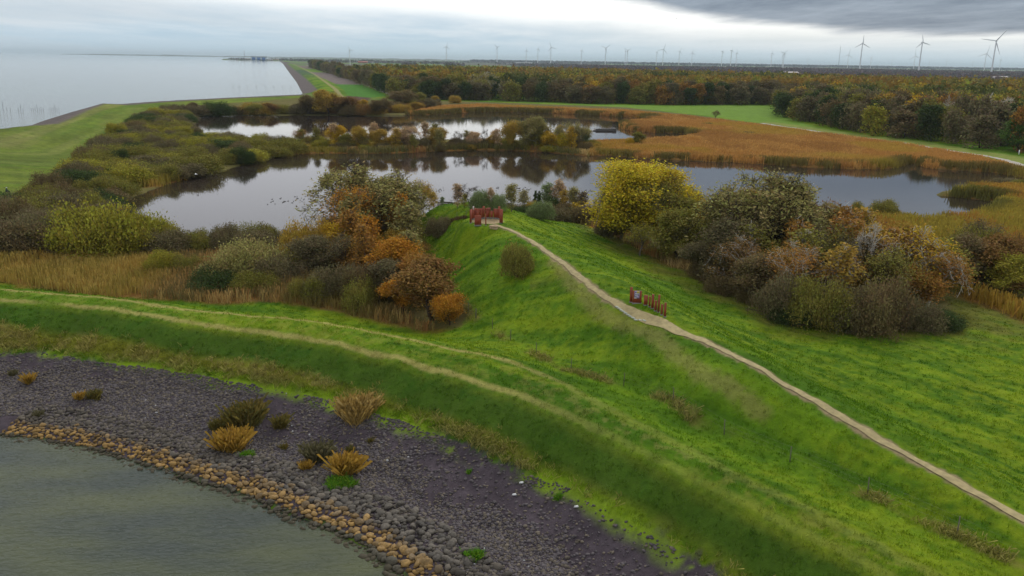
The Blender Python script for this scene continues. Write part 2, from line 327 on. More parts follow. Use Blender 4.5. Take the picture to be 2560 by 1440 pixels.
def shade_zone(x, y, z, ctx):
    sl, spd = ctx['sl'], ctx['spd']
    n = x.size
    lf = fbm(x*.05, y*.05, 21, 3)[:,None]; mf = fbm(x*.35, y*.35, 22, 3)[:,None]; hf = fbm(x*1.6, y*1.6, 23, 3)[:,None]
    dl, pl_ = seg_dist(x, y, low_w); du, pu_ = seg_dist(x, y, up_w)
    near = y < 200
    streak = np.where(near[:,None], fbm(dl*.9, pl_*.045, 31, 3)[:,None], fbm(x*.08, y*.02, 33, 3)[:,None])
    k = np.clip(.5+1.0*(mf-.5)+2.2*(streak-.5)+.7*(hf-.5), 0, 1)
    c = G3*(1-k)+G1*k
    k2 = sstep(.45, .75, lf*.5+streak*.3+hf*.3)
    c = c*(1-k2)+G2*k2
    def put(mask, col, soft=None):
        nonlocal c
        m = np.clip(mask, 0, 1)[:,None]; c = c*(1-m)+np.asarray(col)*m
    # outer grass slope: rougher, olive with dry tussocks; dark lush band below the shoulder
    st_d, _ = seg_dist(x, y, stone_border); stone_sd = sdp(x, y, STONE, 60.)
    outer = (stone_sd < 0) & (y < 140) & (x < 60)
    side = sdp(x, y, np.vstack([low_w, stone_border[::-1]]), 60.)
    ou = sstep(0, 1.5, side)
    tt = np.clip(1-st_d/12., 0, 1)
    put(ou*sstep(.12, .7, tt+.6*(hf[:,0]-.5)+.8*(mf[:,0]-.5))*.85, OLIVE*(.75+.5*hf))
    put(ou*sstep(.50, .66, hf[:,0]*.6+mf[:,0]*.4)*.65*sstep(1.5, 4, dl), STRAW*.75)
    put(ou*sstep(2.6, 1.2, np.abs(dl-1.9)+.5*(mf[:,0]-.5))*.85, (.030,.088,.008))
    # trodden straw tracks on the crest
    fd_ = 1-.75*sstep(-4, 9, x); put(sstep(.5, .15, dl+.35*(hf[:,0]-.5))*.8*fd_*sstep(.2,.5,fbm(pl_*.12,dl*.5,5,2)+.2), STRAW*1.15)
    put(sstep(.7, .2, du+.5*(hf[:,0]-.5))*.85*fd_, STRAW*1.1)
    dc, pc = seg_dist(x, y, crest_far); lk = ((x < -60) & (y > 130) & (y < 640))*1.0
    put(lk*sstep(.42, .62, fbm(dc*.16, pc*.012, 37, 3)+.25*(mf[:,0]-.5))*.4, (.17,.17,.03)); put(lk*sstep(.55, .7, fbm(dc*.25, pc*.015, 38, 3)+.2*(hf[:,0]-.5))*.35, STRAW*.8)
    put(lk*.38, (.17,.175,.045)); put(lk*sstep(2.6, .6, np.abs(dc-1.5))*.5, STRAW*.9)
    c = np.where(lk[:,None] > 0, c*np.array([.88,.97,1.])*(.60+.62*fbm(dc*.35, pc*.03, 39, 4))[:,None], c)
    between = sdp(x, y, np.vstack([low_w, up_w[::-1]]), 30.)
    put(sstep(-.2, 1.0, between)*sstep(.45, .65, hf[:,0])*.3*(1-.5*fd_)*2*.7, STRAW*.75)
    # straw trace on the ridge flank, weedy fence line
    df, _ = seg_dist(x, y, fence_w); put(sstep(.8, .1, df+1.2*(hf[:,0]-.5))*.5*sstep(.4,.55,fbm(x*.2,y*.2,78,2)), (.20,.15,.05))
    tr = P([(1380,650,8),(1440,710,7.9),(1510,780,7.3),(1580,815,7),(1640,845,6.8),(1760,935,6.6),(1900,1010,6.3)]); dt, _ = seg_dist(x, y, tr)
    put(sstep(1.2, .2, dt+1.0*(hf[:,0]-.5))*.5, STRAW*.9)
    # dry brush and leaf litter under the scrub in the basin
    bs = sdp(x, y, BASIN, 60.)
    lit = sstep(-9, 1, bs+7*(mf[:,0]-.5)*2)*(x > 2)*(y < 200)*(bs < 3)
    put(lit*.55, (.15,.10,.035))
    bsm = sstep(-.6, .6, bs+1.5*(hf[:,0]-.5))
    bc = BRUSH*(1-mf)+np.array([.12,.12,.03])*mf
    c = c*(1-bsm[:,None])+bc*bsm[:,None]
    for pl, cc in ((GRASSY_POCKET, G2), ): put(sstep(-1, 2, sdp(x, y, pl, 10.)), cc)
    for q in REEDZ:
        m = sstep(-1.5, 1.5, sdp(x, y, q['poly'], 20.)+3*(mf[:,0]-.5)); put(m*.9, REEDC*.6)
    # far fields
    far = y > 640
    fs = fbm(x*.0016, y*.0007, 41, 2); fq = vnoise(np.floor(x/420.), np.floor(y/700.+x/1500.), 43)
    put(far*sstep(900, 1500, y)*(1.0), (.06,.10,.05)); put(far*sstep(900, 1500, y)*(fq > .62), (.10,.16,.03)); put(far*sstep(900, 1500, y)*(fq < .3), (.10,.09,.07))
    for pl, cc in FIELDS: put(sstep(-1.5, 1.5, sdp(x, y, pl, 20.)), np.array(cc)*(.8+.4*mf))
    for pl, w_, cc in ((FARROAD, 5., (.30,.29,.26)), (FARTRACK, 2.2, (.24,.22,.09))):
        d, _ = seg_dist(x, y, pl); put(sstep(w_*1.2, w_*.8, d), cc)
    put(sstep(-1, 2, sdp(x, y, MEAD_FAR, 20.)), np.array([.13,.235,.018])*(1-.2*mf)+.02*lf)
    d, _ = seg_dist(x, y, offset(path_r, -6.)); put(sstep(8, 3, d+6*(mf[:,0]-.5))*.5, STRAW*.8)
    # stone revetments: near one, the long far dike and the left dike
    st = sstep(-.5, .3, stone_sd+1.6*(hf[:,0]-.5))
    sc = MUD*(.75+.5*hf); mo = sstep(1.3, .0, st_d+1.8*(mf[:,0]-.5))*sstep(.50, .60, fbm(x*.12, y*.12, 51, 2)+.22*(hf[:,0]-.5))
    c = c*(1-st[:,None])+sc*st[:,None]
    put(mo*sstep(-1.2, -.2, stone_sd)*.9, MOSS)
    other = ((x < -100) & (y > 150) | (y > 600))*sstep(12.5, 11, sl*np.where(y > 600, .95, .58))*(sl > -5)*(x < 200)
    put(other, (.125,.105,.10))
    # path and the sandy floor of the steel ring
    pd, _ = seg_dist(x, y, path_w); put(sstep(.6, .25, pd+.5*(hf[:,0]-.5)), SAND*.85)
    cx_, cy_, _ = at(1219, 552, 8.35); put(sstep(2.5, 2.0, np.hypot(x-cx_, y-cy_)+.5*(hf[:,0]-.5)), SAND)
    # under water
    put(sstep(.05, -.25, z), (.07,.065,.035))
    return np.clip(c, .004, .9)
REEDZ = []
def reedz(name, pts, z, dens_, h, cols, w=.05, label=''):
    REEDZ.append(dict(name=name, poly=P(pts, z), dens=dens_, h=h, cols=cols, w=w, label=label))
ORA = [(.52,.28,.08),(.47,.235,.065),(.57,.33,.10),(.43,.225,.07)]
ORB = [(.46,.27,.05),(.48,.31,.06),(.42,.22,.045),(.38,.30,.05)]
TAN = [(.24,.18,.06),(.40,.25,.09),(.20,.16,.06),(.50,.34,.13),(.38,.19,.07),(.27,.22,.07),(.52,.37,.15)]
reedz('reeds', [(1480,392),(1475,359),(1600,354),(1700,350),(1760,338),(1640,330),(1556,326),(1550,308),(1640,302),(1560,294),(1420,285),(1300,282),(1200,280),(1120,287),(1000,290),(1010,284),(1110,267),(1200,265),(1300,269),(1560,280),(1760,300),(1900,318),(2000,332),(2230,362),(2400,391),(2540,423),(2600,450),(2500,434),(2400,428),(2300,421),(2288,404),(2220,424),(2050,421),(1900,410),(1700,401)], 1.0, 1.6, 1.7, ORA, .08, 'wide bed of rust orange reeds between the far pond and the wood')
reedz('reeds', [(1910,530),(2050,534),(2100,540),(2250,546),(2300,556),(2415,548),(2470,530),(2500,512),(2478,504),(2380,494),(2334,488),(2400,479),(2460,471),(2560,476),(2700,480),(2800,760),(2560,650),(2350,600),(2200,570),(2000,545)], .8, 3.6, 1.9, ORB, .05, 'golden orange reed bed on the right shore of the near pond')
reedz('reeds', [(0,706),(300,735),(560,748),(700,745),(850,765),(1000,800),(1100,825),(1000,770),(900,735),(780,705),(740,640),(800,600),(700,595),(690,610),(450,640),(150,622),(0,618),(-200,610),(-200,690)], 1.1, 3.2, 1.3, TAN, .038, 'tan and rust reeds behind the foreground dike')
reedz('reeds', [(2385,725),(2480,765),(2560,800),(2800,900),(2800,850),(2560,770),(2450,735)], 1.4, 3.0, 2.0, ORB, .06, 'strip of reeds at the right edge of the meadow')
reedz('reeds', [(1455,555),(1560,600),(1640,640),(1700,672),(1700,655),(1600,600),(1560,545),(1480,535),(1430,540)], 1.4, 1.6, 1.3, TAN, .05, 'dry weeds beside the yellow poplar')
reedz('reeds', [(1640,625),(1750,690),(1890,752),(1990,805),(1990,790),(1890,735),(1750,665),(1680,625)], 1.5, 2.0, 1.2, TAN, .05, 'brown weeds along the foot of the right-hand thicket')
reedz('reeds', [(700,392),(800,384),(950,386),(1060,381),(1200,376),(1330,379),(1480,392),(1480,380),(1300,366),(1050,366),(720,376)], .8, 1.0, 1.6, TAN, .09, 'brown reed fringe of the wooded spit between the ponds')
reedz('reeds', [(360,465),(430,456),(480,440),(440,432),(370,448)], .8, 1.2, 1.8, ORA, .08, 'small rust reed patch on the left bank')
# ------------------------------------------------------------------ materials
def new_mat(name):
    m = bpy.data.materials.new(name); m.use_nodes = True; nt = m.node_tree
    return m, nt, nt.nodes['Principled BSDF']
def simple(name, col, rough=.8, metal=0., var=.15, scale=3., bump=0.):
    m, nt, b = new_mat(name); N = nt.nodes.new; L = nt.links.new
    tc = N('ShaderNodeTexCoord'); n = N('ShaderNodeTexNoise'); n.inputs['Scale'].default_value = scale; n.inputs['Detail'].default_value = 5
    L(tc.outputs['Object'], n.inputs['Vector'])
    mr = N('ShaderNodeMapRange'); L(n.outputs['Fac'], mr.inputs[0]); mr.inputs[1].default_value = .3; mr.inputs[2].default_value = .7; mr.inputs[3].default_value = 1-var; mr.inputs[4].default_value = 1+var
    mx = N('ShaderNodeMix'); mx.data_type = 'RGBA'; mx.blend_type = 'MULTIPLY'; mx.inputs[0].default_value = 1
    mx.inputs[6].default_value = (*col, 1); L(mr.outputs[0], mx.inputs[7]); L(mx.outputs[2], b.inputs['Base Color'])
    b.inputs['Roughness'].default_value = rough; b.inputs['Metallic'].default_value = metal
    if bump:
        bp = N('ShaderNodeBump'); bp.inputs['Strength'].default_value = bump; L(n.outputs['Fac'], bp.inputs['Height']); L(bp.outputs[0], b.inputs['Normal'])
    return m
def tint_mat(name, kind, rough=.75, spec=.2, trans=0.):
    """kind 'GEOMETRY': colour from the mesh attribute 'tint'; 'INSTANCER'/'OBJECT': object tint times the mesh's leaf-to-leaf variation 'vary'"""
    m, nt, b = new_mat(name); N = nt.nodes.new; L = nt.links.new
    a = N('ShaderNodeAttribute'); a.attribute_name = 'tint'; a.attribute_type = kind
    col = a.outputs['Color']
    if kind != 'GEOMETRY':
        v = N('ShaderNodeAttribute'); v.attribute_name = 'vary'; v.attribute_type = 'GEOMETRY'
        mx = N('ShaderNodeMix'); mx.data_type = 'RGBA'; mx.blend_type = 'MULTIPLY'; mx.inputs[0].default_value = 1
        L(col, mx.inputs[6]); L(v.outputs['Color'], mx.inputs[7]); col = mx.outputs[2]
    L(col, b.inputs['Base Color']); b.inputs['Roughness'].default_value = rough; b.inputs['Specular IOR Level'].default_value = spec
    if trans:
        t = N('ShaderNodeBsdfTranslucent'); L(col, t.inputs[0]); ms = N('ShaderNodeMixShader'); ms.inputs[0].default_value = trans
        L(b.outputs[0], ms.inputs[1]); L(t.outputs[0], ms.inputs[2]); L(ms.outputs[0], nt.nodes['Material Output'].inputs[0])
    return m
M_LEAF = tint_mat('foliage', 'OBJECT', .8, .06, .2)
M_STUFF = tint_mat('plant_mass', 'GEOMETRY', .9, .04, .2)
M_ROCKT = tint_mat('stone_tint', 'GEOMETRY', .8, .3)
M_BARK = tint_mat('bark', 'OBJECT', .9, .1)
def ground_mat():
    m, nt, b = new_mat('ground'); N = nt.nodes.new; L = nt.links.new
    a = N('ShaderNodeAttribute'); a.attribute_name = 'tint'
    tc = N('ShaderNodeTexCoord')
    n1 = N('ShaderNodeTexNoise'); n1.inputs['Scale'].default_value = 2.2; n1.inputs['Detail'].default_value = 8; n1.inputs['Roughness'].default_value = .75; L(tc.outputs['Object'], n1.inputs['Vector'])
    n2 = N('ShaderNodeTexNoise'); n2.inputs['Scale'].default_value = .35; n2.inputs['Detail'].default_value = 4; L(tc.outputs['Object'], n2.inputs['Vector'])
    mr = N('ShaderNodeMapRange'); L(n1.outputs['Fac'], mr.inputs[0]); mr.inputs[1].default_value = .28; mr.inputs[2].default_value = .72; mr.inputs[3].default_value = .72; mr.inputs[4].default_value = 1.24
    m2 = N('ShaderNodeMapRange'); L(n2.outputs['Fac'], m2.inputs[0]); m2.inputs[1].default_value = .3; m2.inputs[2].default_value = .7; m2.inputs[3].default_value = .85; m2.inputs[4].default_value = 1.15
    mm = N('ShaderNodeMath'); mm.operation = 'MULTIPLY'; L(mr.outputs[0], mm.inputs[0]); L(m2.outputs[0], mm.inputs[1])
    mx = N('ShaderNodeMix'); mx.data_type = 'RGBA'; mx.blend_type = 'MULTIPLY'; mx.inputs[0].default_value = 1
    L(a.outputs['Color'], mx.inputs[6]); L(mm.outputs[0], mx.inputs[7]); L(mx.outputs[2], b.inputs['Base Color'])
    b.inputs['Roughness'].default_value = .95; b.inputs['Specular IOR Level'].default_value = .05
    bp = N('ShaderNodeBump'); bp.inputs['Strength'].default_value = .8; bp.inputs['Distance'].default_value = .25; L(n1.outputs['Fac'], bp.inputs['Height']); L(bp.outputs[0], b.inputs['Normal'])
    return m
def water_mat(name, col, scale, strength, rough, patch=None, stretch=(1,1,1), rot=0):
    m, nt, b = new_mat(name); N = nt.nodes.new; L = nt.links.new
    tc = N('ShaderNodeTexCoord'); mp = N('ShaderNodeMapping'); L(tc.outputs['Object'], mp.inputs[0]); mp.inputs['Scale'].default_value = stretch; mp.inputs['Rotation'].default_value = (0,0,rot)
    n1 = N('ShaderNodeTexNoise'); n1.inputs['Scale'].default_value = scale; n1.inputs['Detail'].default_value = 4; L(mp.outputs[0], n1.inputs['Vector'])
    b.inputs['Roughness'].default_value = rough; b.inputs['IOR'].default_value = 1.333
    if patch:
        n2 = N('ShaderNodeTexNoise'); n2.inputs['Scale'].default_value = .07; n2.inputs['Detail'].default_value = 4; L(mp.outputs[0], n2.inputs['Vector'])
        mr = N('ShaderNodeMapRange'); L(n2.outputs['Fac'], mr.inputs[0]); mr.inputs[1].default_value = .4; mr.inputs[2].default_value = .66
        mx = N('ShaderNodeMix'); mx.data_type = 'RGBA'; L(mr.outputs[0], mx.inputs[0]); mx.inputs[6].default_value = (*col, 1); mx.inputs[7].default_value = (*patch, 1); L(mx.outputs[2], b.inputs['Base Color'])
    else: b.inputs['Base Color'].default_value = (*col, 1)
    bp = N('ShaderNodeBump'); bp.inputs['Strength'].default_value = strength; bp.inputs['Distance'].default_value = .05 if strength < .5 else .11; L(n1.outputs['Fac'], bp.inputs['Height']); L(bp.outputs[0], b.inputs['Normal'])
    return m
# ------------------------------------------------------------------ mesh helpers
def mesh_np(name, verts, faces, mats, attrs=None, smooth=False, mat_idx=None):
    """faces: (n,k) int array, or a list of such arrays"""
    me = bpy.data.meshes.new(name); fl = faces if isinstance(faces, list) else [faces]
    fl = [np.asarray(f, np.int32) for f in fl if len(f)]
    verts = np.asarray(verts, np.float32)
    me.vertices.add(len(verts)); me.vertices.foreach_set('co', verts.ravel())
    nl = sum(f.size for f in fl); nf = sum(len(f) for f in fl)
    me.loops.add(nl); me.polygons.add(nf)
    me.loops.foreach_set('vertex_index', np.concatenate([f.ravel() for f in fl]))
    st, o = [], 0
    for f in fl:
        st.append(o+np.arange(len(f))*f.shape[1]); o += f.size
    me.polygons.foreach_set('loop_start', np.concatenate(st).astype(np.int32))
    if smooth: me.polygons.foreach_set('use_smooth', np.ones(nf, bool))
    for m in (mats if isinstance(mats, (list, tuple)) else [mats]): me.materials.append(m)
    if mat_idx is not None: me.polygons.foreach_set('material_index', mat_idx)
    for k, v in (attrs or {}).items():
        a = me.color_attributes.new(k, 'FLOAT_COLOR', 'POINT'); q = np.ones((len(verts), 4), np.float32); q[:,:3] = v; a.data.foreach_set('color', q.ravel())
    me.update(calc_edges=True); return me
def obj(name, me, parent=None, loc=None):
    o = bpy.data.objects.new(name, me); COL.objects.link(o)
    if parent is not None: o.parent = parent
    if loc is not None: o.location = loc
    return o
def tag(o, label=None, cat=None, group=None, kind=None):
    if label: o['label'] = label
    if cat: o['category'] = cat
    if group: o['group'] = group
    if kind: o['kind'] = kind
    return o
class MB:
    """collects boxes, prisms and tubes into one mesh"""
    def __init__(s): s.v, s.q, s.t = [], [], []; s.n = 0
    def add(s, v, q=(), t=()):
        s.v.append(np.array(v, float)); s.q += [tuple(i+s.n for i in f) for f in q]; s.t += [tuple(i+s.n for i in f) for f in t]; s.n += len(v)
    def box(s, c, d, rz=0, taper=1., tilt=None):
        x, y, z = d[0]/2, d[1]/2, d[2]/2
        v = np.array([(-x,-y,-z),(x,-y,-z),(x,y,-z),(-x,y,-z),(-x*taper,-y*taper,z),(x*taper,-y*taper,z),(x*taper,y*taper,z),(-x*taper,y*taper,z)])
        if tilt is not None: v = v@np.array(Matrix.Rotation(tilt[0], 3, tilt[1])).T
        c_, s_ = math.cos(rz), math.sin(rz); v = v@np.array([[c_,s_,0],[-s_,c_,0],[0,0,1]])+np.array(c)
        s.add(v, [(0,3,2,1),(4,5,6,7),(0,1,5,4),(1,2,6,5),(2,3,7,6),(3,0,4,7)]); return s
    def tube(s, pts, rad, n=6, cap=True):
        pts = [np.array(p_, float) for p_ in pts]; rings = []
        for i, p_ in enumerate(pts):
            d = pts[min(i+1, len(pts)-1)]-pts[max(i-1, 0)]; d /= np.linalg.norm(d)+1e-9
            a = np.cross(d, (0,0,1) if abs(d[2]) < .9 else (1,0,0)); a /= np.linalg.norm(a); b = np.cross(d, a)
            for k in range(n):
                t = 2*math.pi*k/n; rings.append(p_+(a*math.cos(t)+b*math.sin(t))*rad[i])
        q = [(i*n+k, i*n+(k+1) % n, (i+1)*n+(k+1) % n, (i+1)*n+k) for i in range(len(pts)-1) for k in range(n)]
        t = []
        if cap:
            rings.append(pts[-1]); e = len(rings)-1; t += [((len(pts)-1)*n+k, (len(pts)-1)*n+(k+1) % n, e) for k in range(n)]
            rings.append(pts[0]); e = len(rings)-1; t += [((k+1) % n, k, e) for k in range(n)]
        s.add(rings, q, t); return s
    def lathe(s, prof, n=10, c=(0,0,0)):
        """closed profile from bottom to top: list of (r,z)"""
        v = [(c[0]+r*math.cos(2*math.pi*k/n), c[1]+r*math.sin(2*math.pi*k/n), c[2]+z) for r, z in prof for k in range(n)]
        s.add(v, [(i*n+k, i*n+(k+1) % n, (i+1)*n+(k+1) % n, (i+1)*n+k) for i in range(len(prof)-1) for k in range(n)]); return s
    def mesh(s, name, mat, smooth=False, attrs=None):
        return mesh_np(name, np.vstack(s.v), [np.array(s.q or np.zeros((0,4),int)), np.array(s.t or np.zeros((0,3),int))], mat, attrs, smooth)
    def build(s, name, mat, parent=None, loc=None, smooth=False):
        return obj(name, s.mesh(name, mat, smooth), parent, loc)
def empty(name, loc, rz=0, sc=None):
    o = bpy.data.objects.new(name, None); COL.objects.link(o); o.location = loc; o.rotation_euler = (0,0,rz); o.empty_display_size = .5
    if sc is not None: o.scale = sc
    return o
# ------------------------------------------------------------------ ground, water
def build_ground():
    azs = np.concatenate([np.linspace(-180, -46, 50), np.linspace(-45.8, -36, 60), np.linspace(-35.9, 35.9, 860), np.linspace(36, 45.8, 60), np.linspace(46, 180, 50)])
    rs = np.concatenate([np.linspace(0.5, 36, 16), np.exp(np.linspace(math.log(38), math.log(200), 480)), np.exp(np.linspace(math.log(201), math.log(900), 330)), np.exp(np.linspace(math.log(905), math.log(90000), 190))])
    A, R = np.meshgrid(np.radians(azs), rs); Xg, Yg = R*np.sin(A), R*np.cos(A)
    x, y = Xg.ravel(), Yg.ravel(); ctx = {}
    z = height(x, y, ctx); c = shade_zone(x, y, z, ctx)
    na = len(azs); i, j = np.meshgrid(np.arange(len(rs)-1), np.arange(na-1), indexing='ij'); i, j = i.ravel(), j.ravel()
    f = np.stack([i*na+j, i*na+j+1, (i+1)*na+j+1, (i+1)*na+j], 1)
    me = mesh_np('ground', np.stack([x, y, z], 1), f, ground_mat(), {'tint': c}, True)
    o = obj('ground', me); tag(o, 'grassy dikes, meadow, scrub floor and stone slope', 'ground', kind='structure')
build_ground()
def sheet(name, pl, z, mat, label):
    me = bpy.data.meshes.new(name); me.from_pydata([(a, b, z) for a, b in pl], [], [tuple(range(len(pl)))]); me.materials.append(mat); me.update()
    o = obj(name, me); tag(o, label, 'water', kind='structure'); return o
sea_m = water_mat('sea_water', (.032,.043,.032), 1.3, 1.0, .06, (.070,.080,.030), (1,2.6,1), -.5)
sheet('sea', [(-90000,-3000),(90000,-3000),(90000,100000),(-90000,100000)], 0.0, sea_m, 'grey green sea outside the dike')
pond_m = water_mat('pond_water', (.030,.022,.018), 1.1, .10, .035)
def hull_box(pl, m): lo, hi = pl.min(0)-m, pl.max(0)+m; return [(lo[0],lo[1]),(hi[0],lo[1]),(hi[0],hi[1]),(lo[0],hi[1])]
def grow(pl, d):
    # orientation aware outward offset
    a = .5*np.sum(pl[:,0]*np.roll(pl[:,1],-1)-np.roll(pl[:,0],-1)*pl[:,1]); s = 1 if a > 0 else -1
    t = np.roll(pl,-1,0)-np.roll(pl,1,0); t /= np.linalg.norm(t,axis=1)[:,None]+1e-9
    return pl+np.stack([t[:,1],-t[:,0]],1)*d*s
sheet('pond', grow(low_pond, 1.2), .02, pond_m, 'dark calm pond in front of the reed beds'); sheet('pond', grow(up_pond, 1.2), .02, pond_m, 'second dark pond behind the wooded spit')
def ribbon(name, pl, w, mat, label, lift=.05, closed=False):
    t = np.gradient(pl, axis=0); t /= np.linalg.norm(t,axis=1)[:,None]; nrm = np.stack([-t[:,1], t[:,0]],1)
    ks = np.linspace(-1, 1, 7); V = []
    s = np.concatenate([[0], np.cumsum(np.linalg.norm(np.diff(pl,axis=0),axis=1))])
    wv = w(s) if callable(w) else np.full(len(pl), w)
    jl, jr = (vnoise(s*.9, s*0, 5)-.5)*.2, (vnoise(s*.8, s*0+9, 6)-.5)*.2
    for k in ks: V.append(pl+nrm*((k*wv/2+np.where(k < 0, jl*abs(k), jr*abs(k)))[:,None]))
    V = np.stack(V, 1); n = len(pl); x, y = V[...,0].ravel(), V[...,1].ravel(); z = height(x, y)+lift
    i, j = np.meshgrid(np.arange(n-1), np.arange(6), indexing='ij'); i, j = i.ravel(), j.ravel()
    o = obj(name, mesh_np(name, np.stack([x,y,z],1), np.stack([i*7+j+1, i*7+j, (i+1)*7+j, (i+1)*7+j+1],1), mat, None, True)); tag(o, label, 'path', kind='structure')
def resample(pl, st):
    s = np.concatenate([[0], np.cumsum(np.linalg.norm(np.diff(pl,axis=0),axis=1))]); q = np.arange(0, s[-1], st)
    return np.stack([np.interp(q, s, pl[:,0]), np.interp(q, s, pl[:,1])],1)
sand_m = simple('path_sand', (.33,.265,.125), .9, 0, .22, 2.5, .3)
pw = resample(path_w, .5); _s0 = np.linalg.norm(pw-np.array(at(1630,797,7.7)[:2]), axis=1); _c = np.argmin(_s0)*.5
ribbon('path', pw, lambda s: .54+.75*np.exp(-((s-_c)/4.)**2), sand_m, 'sandy footpath along the ridge to the steel ring')
ribbon('path', resample(path_r, 2.0), 2.6, simple('path_pale', (.33,.30,.25), .9, 0, .15, 1.), 'pale path between the reed bed and the wood', .08)
# ------------------------------------------------------------------ stuff: reeds, tussocks, stones
def sample_poly(pl, n):
    lo, hi = pl.min(0), pl.max(0); out = []
    tot = 0
    while tot < n:
        q = rng.uniform(lo, hi, (n*2, 2)); q = q[inside(q[:,0], q[:,1], pl)]; out.append(q); tot += len(q)
        if not len(q): break
    return np.vstack(out)[:n]
def area(pl): return abs(.5*np.sum(pl[:,0]*np.roll(pl[:,1],-1)-np.roll(pl[:,0],-1)*pl[:,1]))
def visible(x, y, m=90):
    px, py = pix(x, y, 1.0) if np.isscalar(x) else (None, None)
    return -m < px < 2560+m
def vis_np(x, y, z, m=120):
    dz = z-CAMH; f = y*cp-dz*sp; up = y*sp+dz*cp; a, b = x/f, up/f
    px, py = 1280+FPX*(a*cr+b*sr), 720-FPX*(b*cr-a*sr)
    return (f > 1) & (px > -m) & (px < 2560+m) & (py > -m) & (py < 1440+m), px, py
def blades(name, xyz, h, w, tint, nb, spread, lean, mat, label, kind='stuff', cat=None, up=True):
    """nb narrow upright blades round each point, as one mesh"""
    n = len(xyz); N = n*nb
    base = np.repeat(xyz, nb, 0)+np.concatenate([rng.normal(0, 1, (N, 2))*np.repeat(spread, nb)[:,None], np.zeros((N,1))], 1)
    a = rng.uniform(0, 2*np.pi, N); hh = np.repeat(h, nb)*rng.uniform(.55, 1.1, N); ww = np.repeat(np.broadcast_to(w, (n,)), nb)*rng.uniform(.6, 1.4, N)
    ln = rng.normal(0, 1, (N, 2))*(hh*lean)[:,None]+np.array([.10, -.04])*hh[:,None]*lean*2
    d = np.stack([np.cos(a), np.sin(a)], 1)*ww[:,None]/2
    v = np.empty((N, 4, 3)); v[:,0,:2] = base[:,:2]-d; v[:,1,:2] = base[:,:2]+d; v[:,2,:2] = base[:,:2]+ln+d*.6; v[:,3,:2] = base[:,:2]+ln*1.15-d*.5
    v[:,0,2] = v[:,1,2] = base[:,2]-.05; v[:,2,2] = base[:,2]+hh; v[:,3,2] = base[:,2]+hh*.97
    t = np.repeat(tint, nb, 0)*rng.uniform(.82, 1.18, (N, 1)); t = np.repeat(t, 4, 0)
    o = obj(name, mesh_np(name, v.reshape(-1, 3), np.arange(N*4).reshape(N, 4), mat, {'tint': t})); tag(o, label, cat or name, kind=kind); return o
def build_reeds():
    for q in REEDZ:
        pl = q['poly']; n = int(area(pl)*q['dens']); n = min(n, 62000); p_ = sample_poly(pl, n)
        sd = sdp(p_[:,0], p_[:,1], pl, 60.)
        edge = fbm(p_[:,0]*.15, p_[:,1]*.15, 61, 3)
        p_ = p_[(sd+8*(edge-.35) > 0)]
        ctx = {}; z = height(p_[:,0], p_[:,1], ctx)
        ok = (z > -.35) & (ctx['spd'] < .35); v, _, _ = vis_np(p_[:,0], p_[:,1], z, 260); ok &= v
        p_, z, spd = p_[ok], z[ok], ctx['spd'][ok]; x, y = p_[:,0], p_[:,1]
        cols = np.array(q['cols']); k = fbm(x*.05, y*.02, 62, 3); k = np.clip((k-.3)/.4, 0, .999)*len(cols)
        c = cols[np.clip((k+rng.normal(0,.5,len(k))).astype(int), 0, len(cols)-1)]
        greenish = sstep(-7, -1, spd)*(fbm(x*.12, y*.12, 63, 2) > .42)     # living green reed front at the waterline
        c = c*(1-.8*greenish[:,None])+np.array([.11,.12,.035])*.8*greenish[:,None]
        patch = sstep(.55, .7, fbm(x*.03, y*.03, 64, 3))[:,None]; c = c*(1-.45*patch)+np.array([.46,.36,.05])*.45*patch
        h = q['h']*(.85+.3*fbm(x*.1, y*.1, 65, 2))*(1+.2*greenish)
        dist = np.hypot(x, y)
        blades(q['name'], np.stack([x, y, np.maximum(z, 0)-.02], 1), h, np.maximum(q['w'], dist*.0006), c, 9, np.full(len(x), .42/np.sqrt(q['dens'])+.12), .13, M_STUFF, q['label'])
build_reeds()
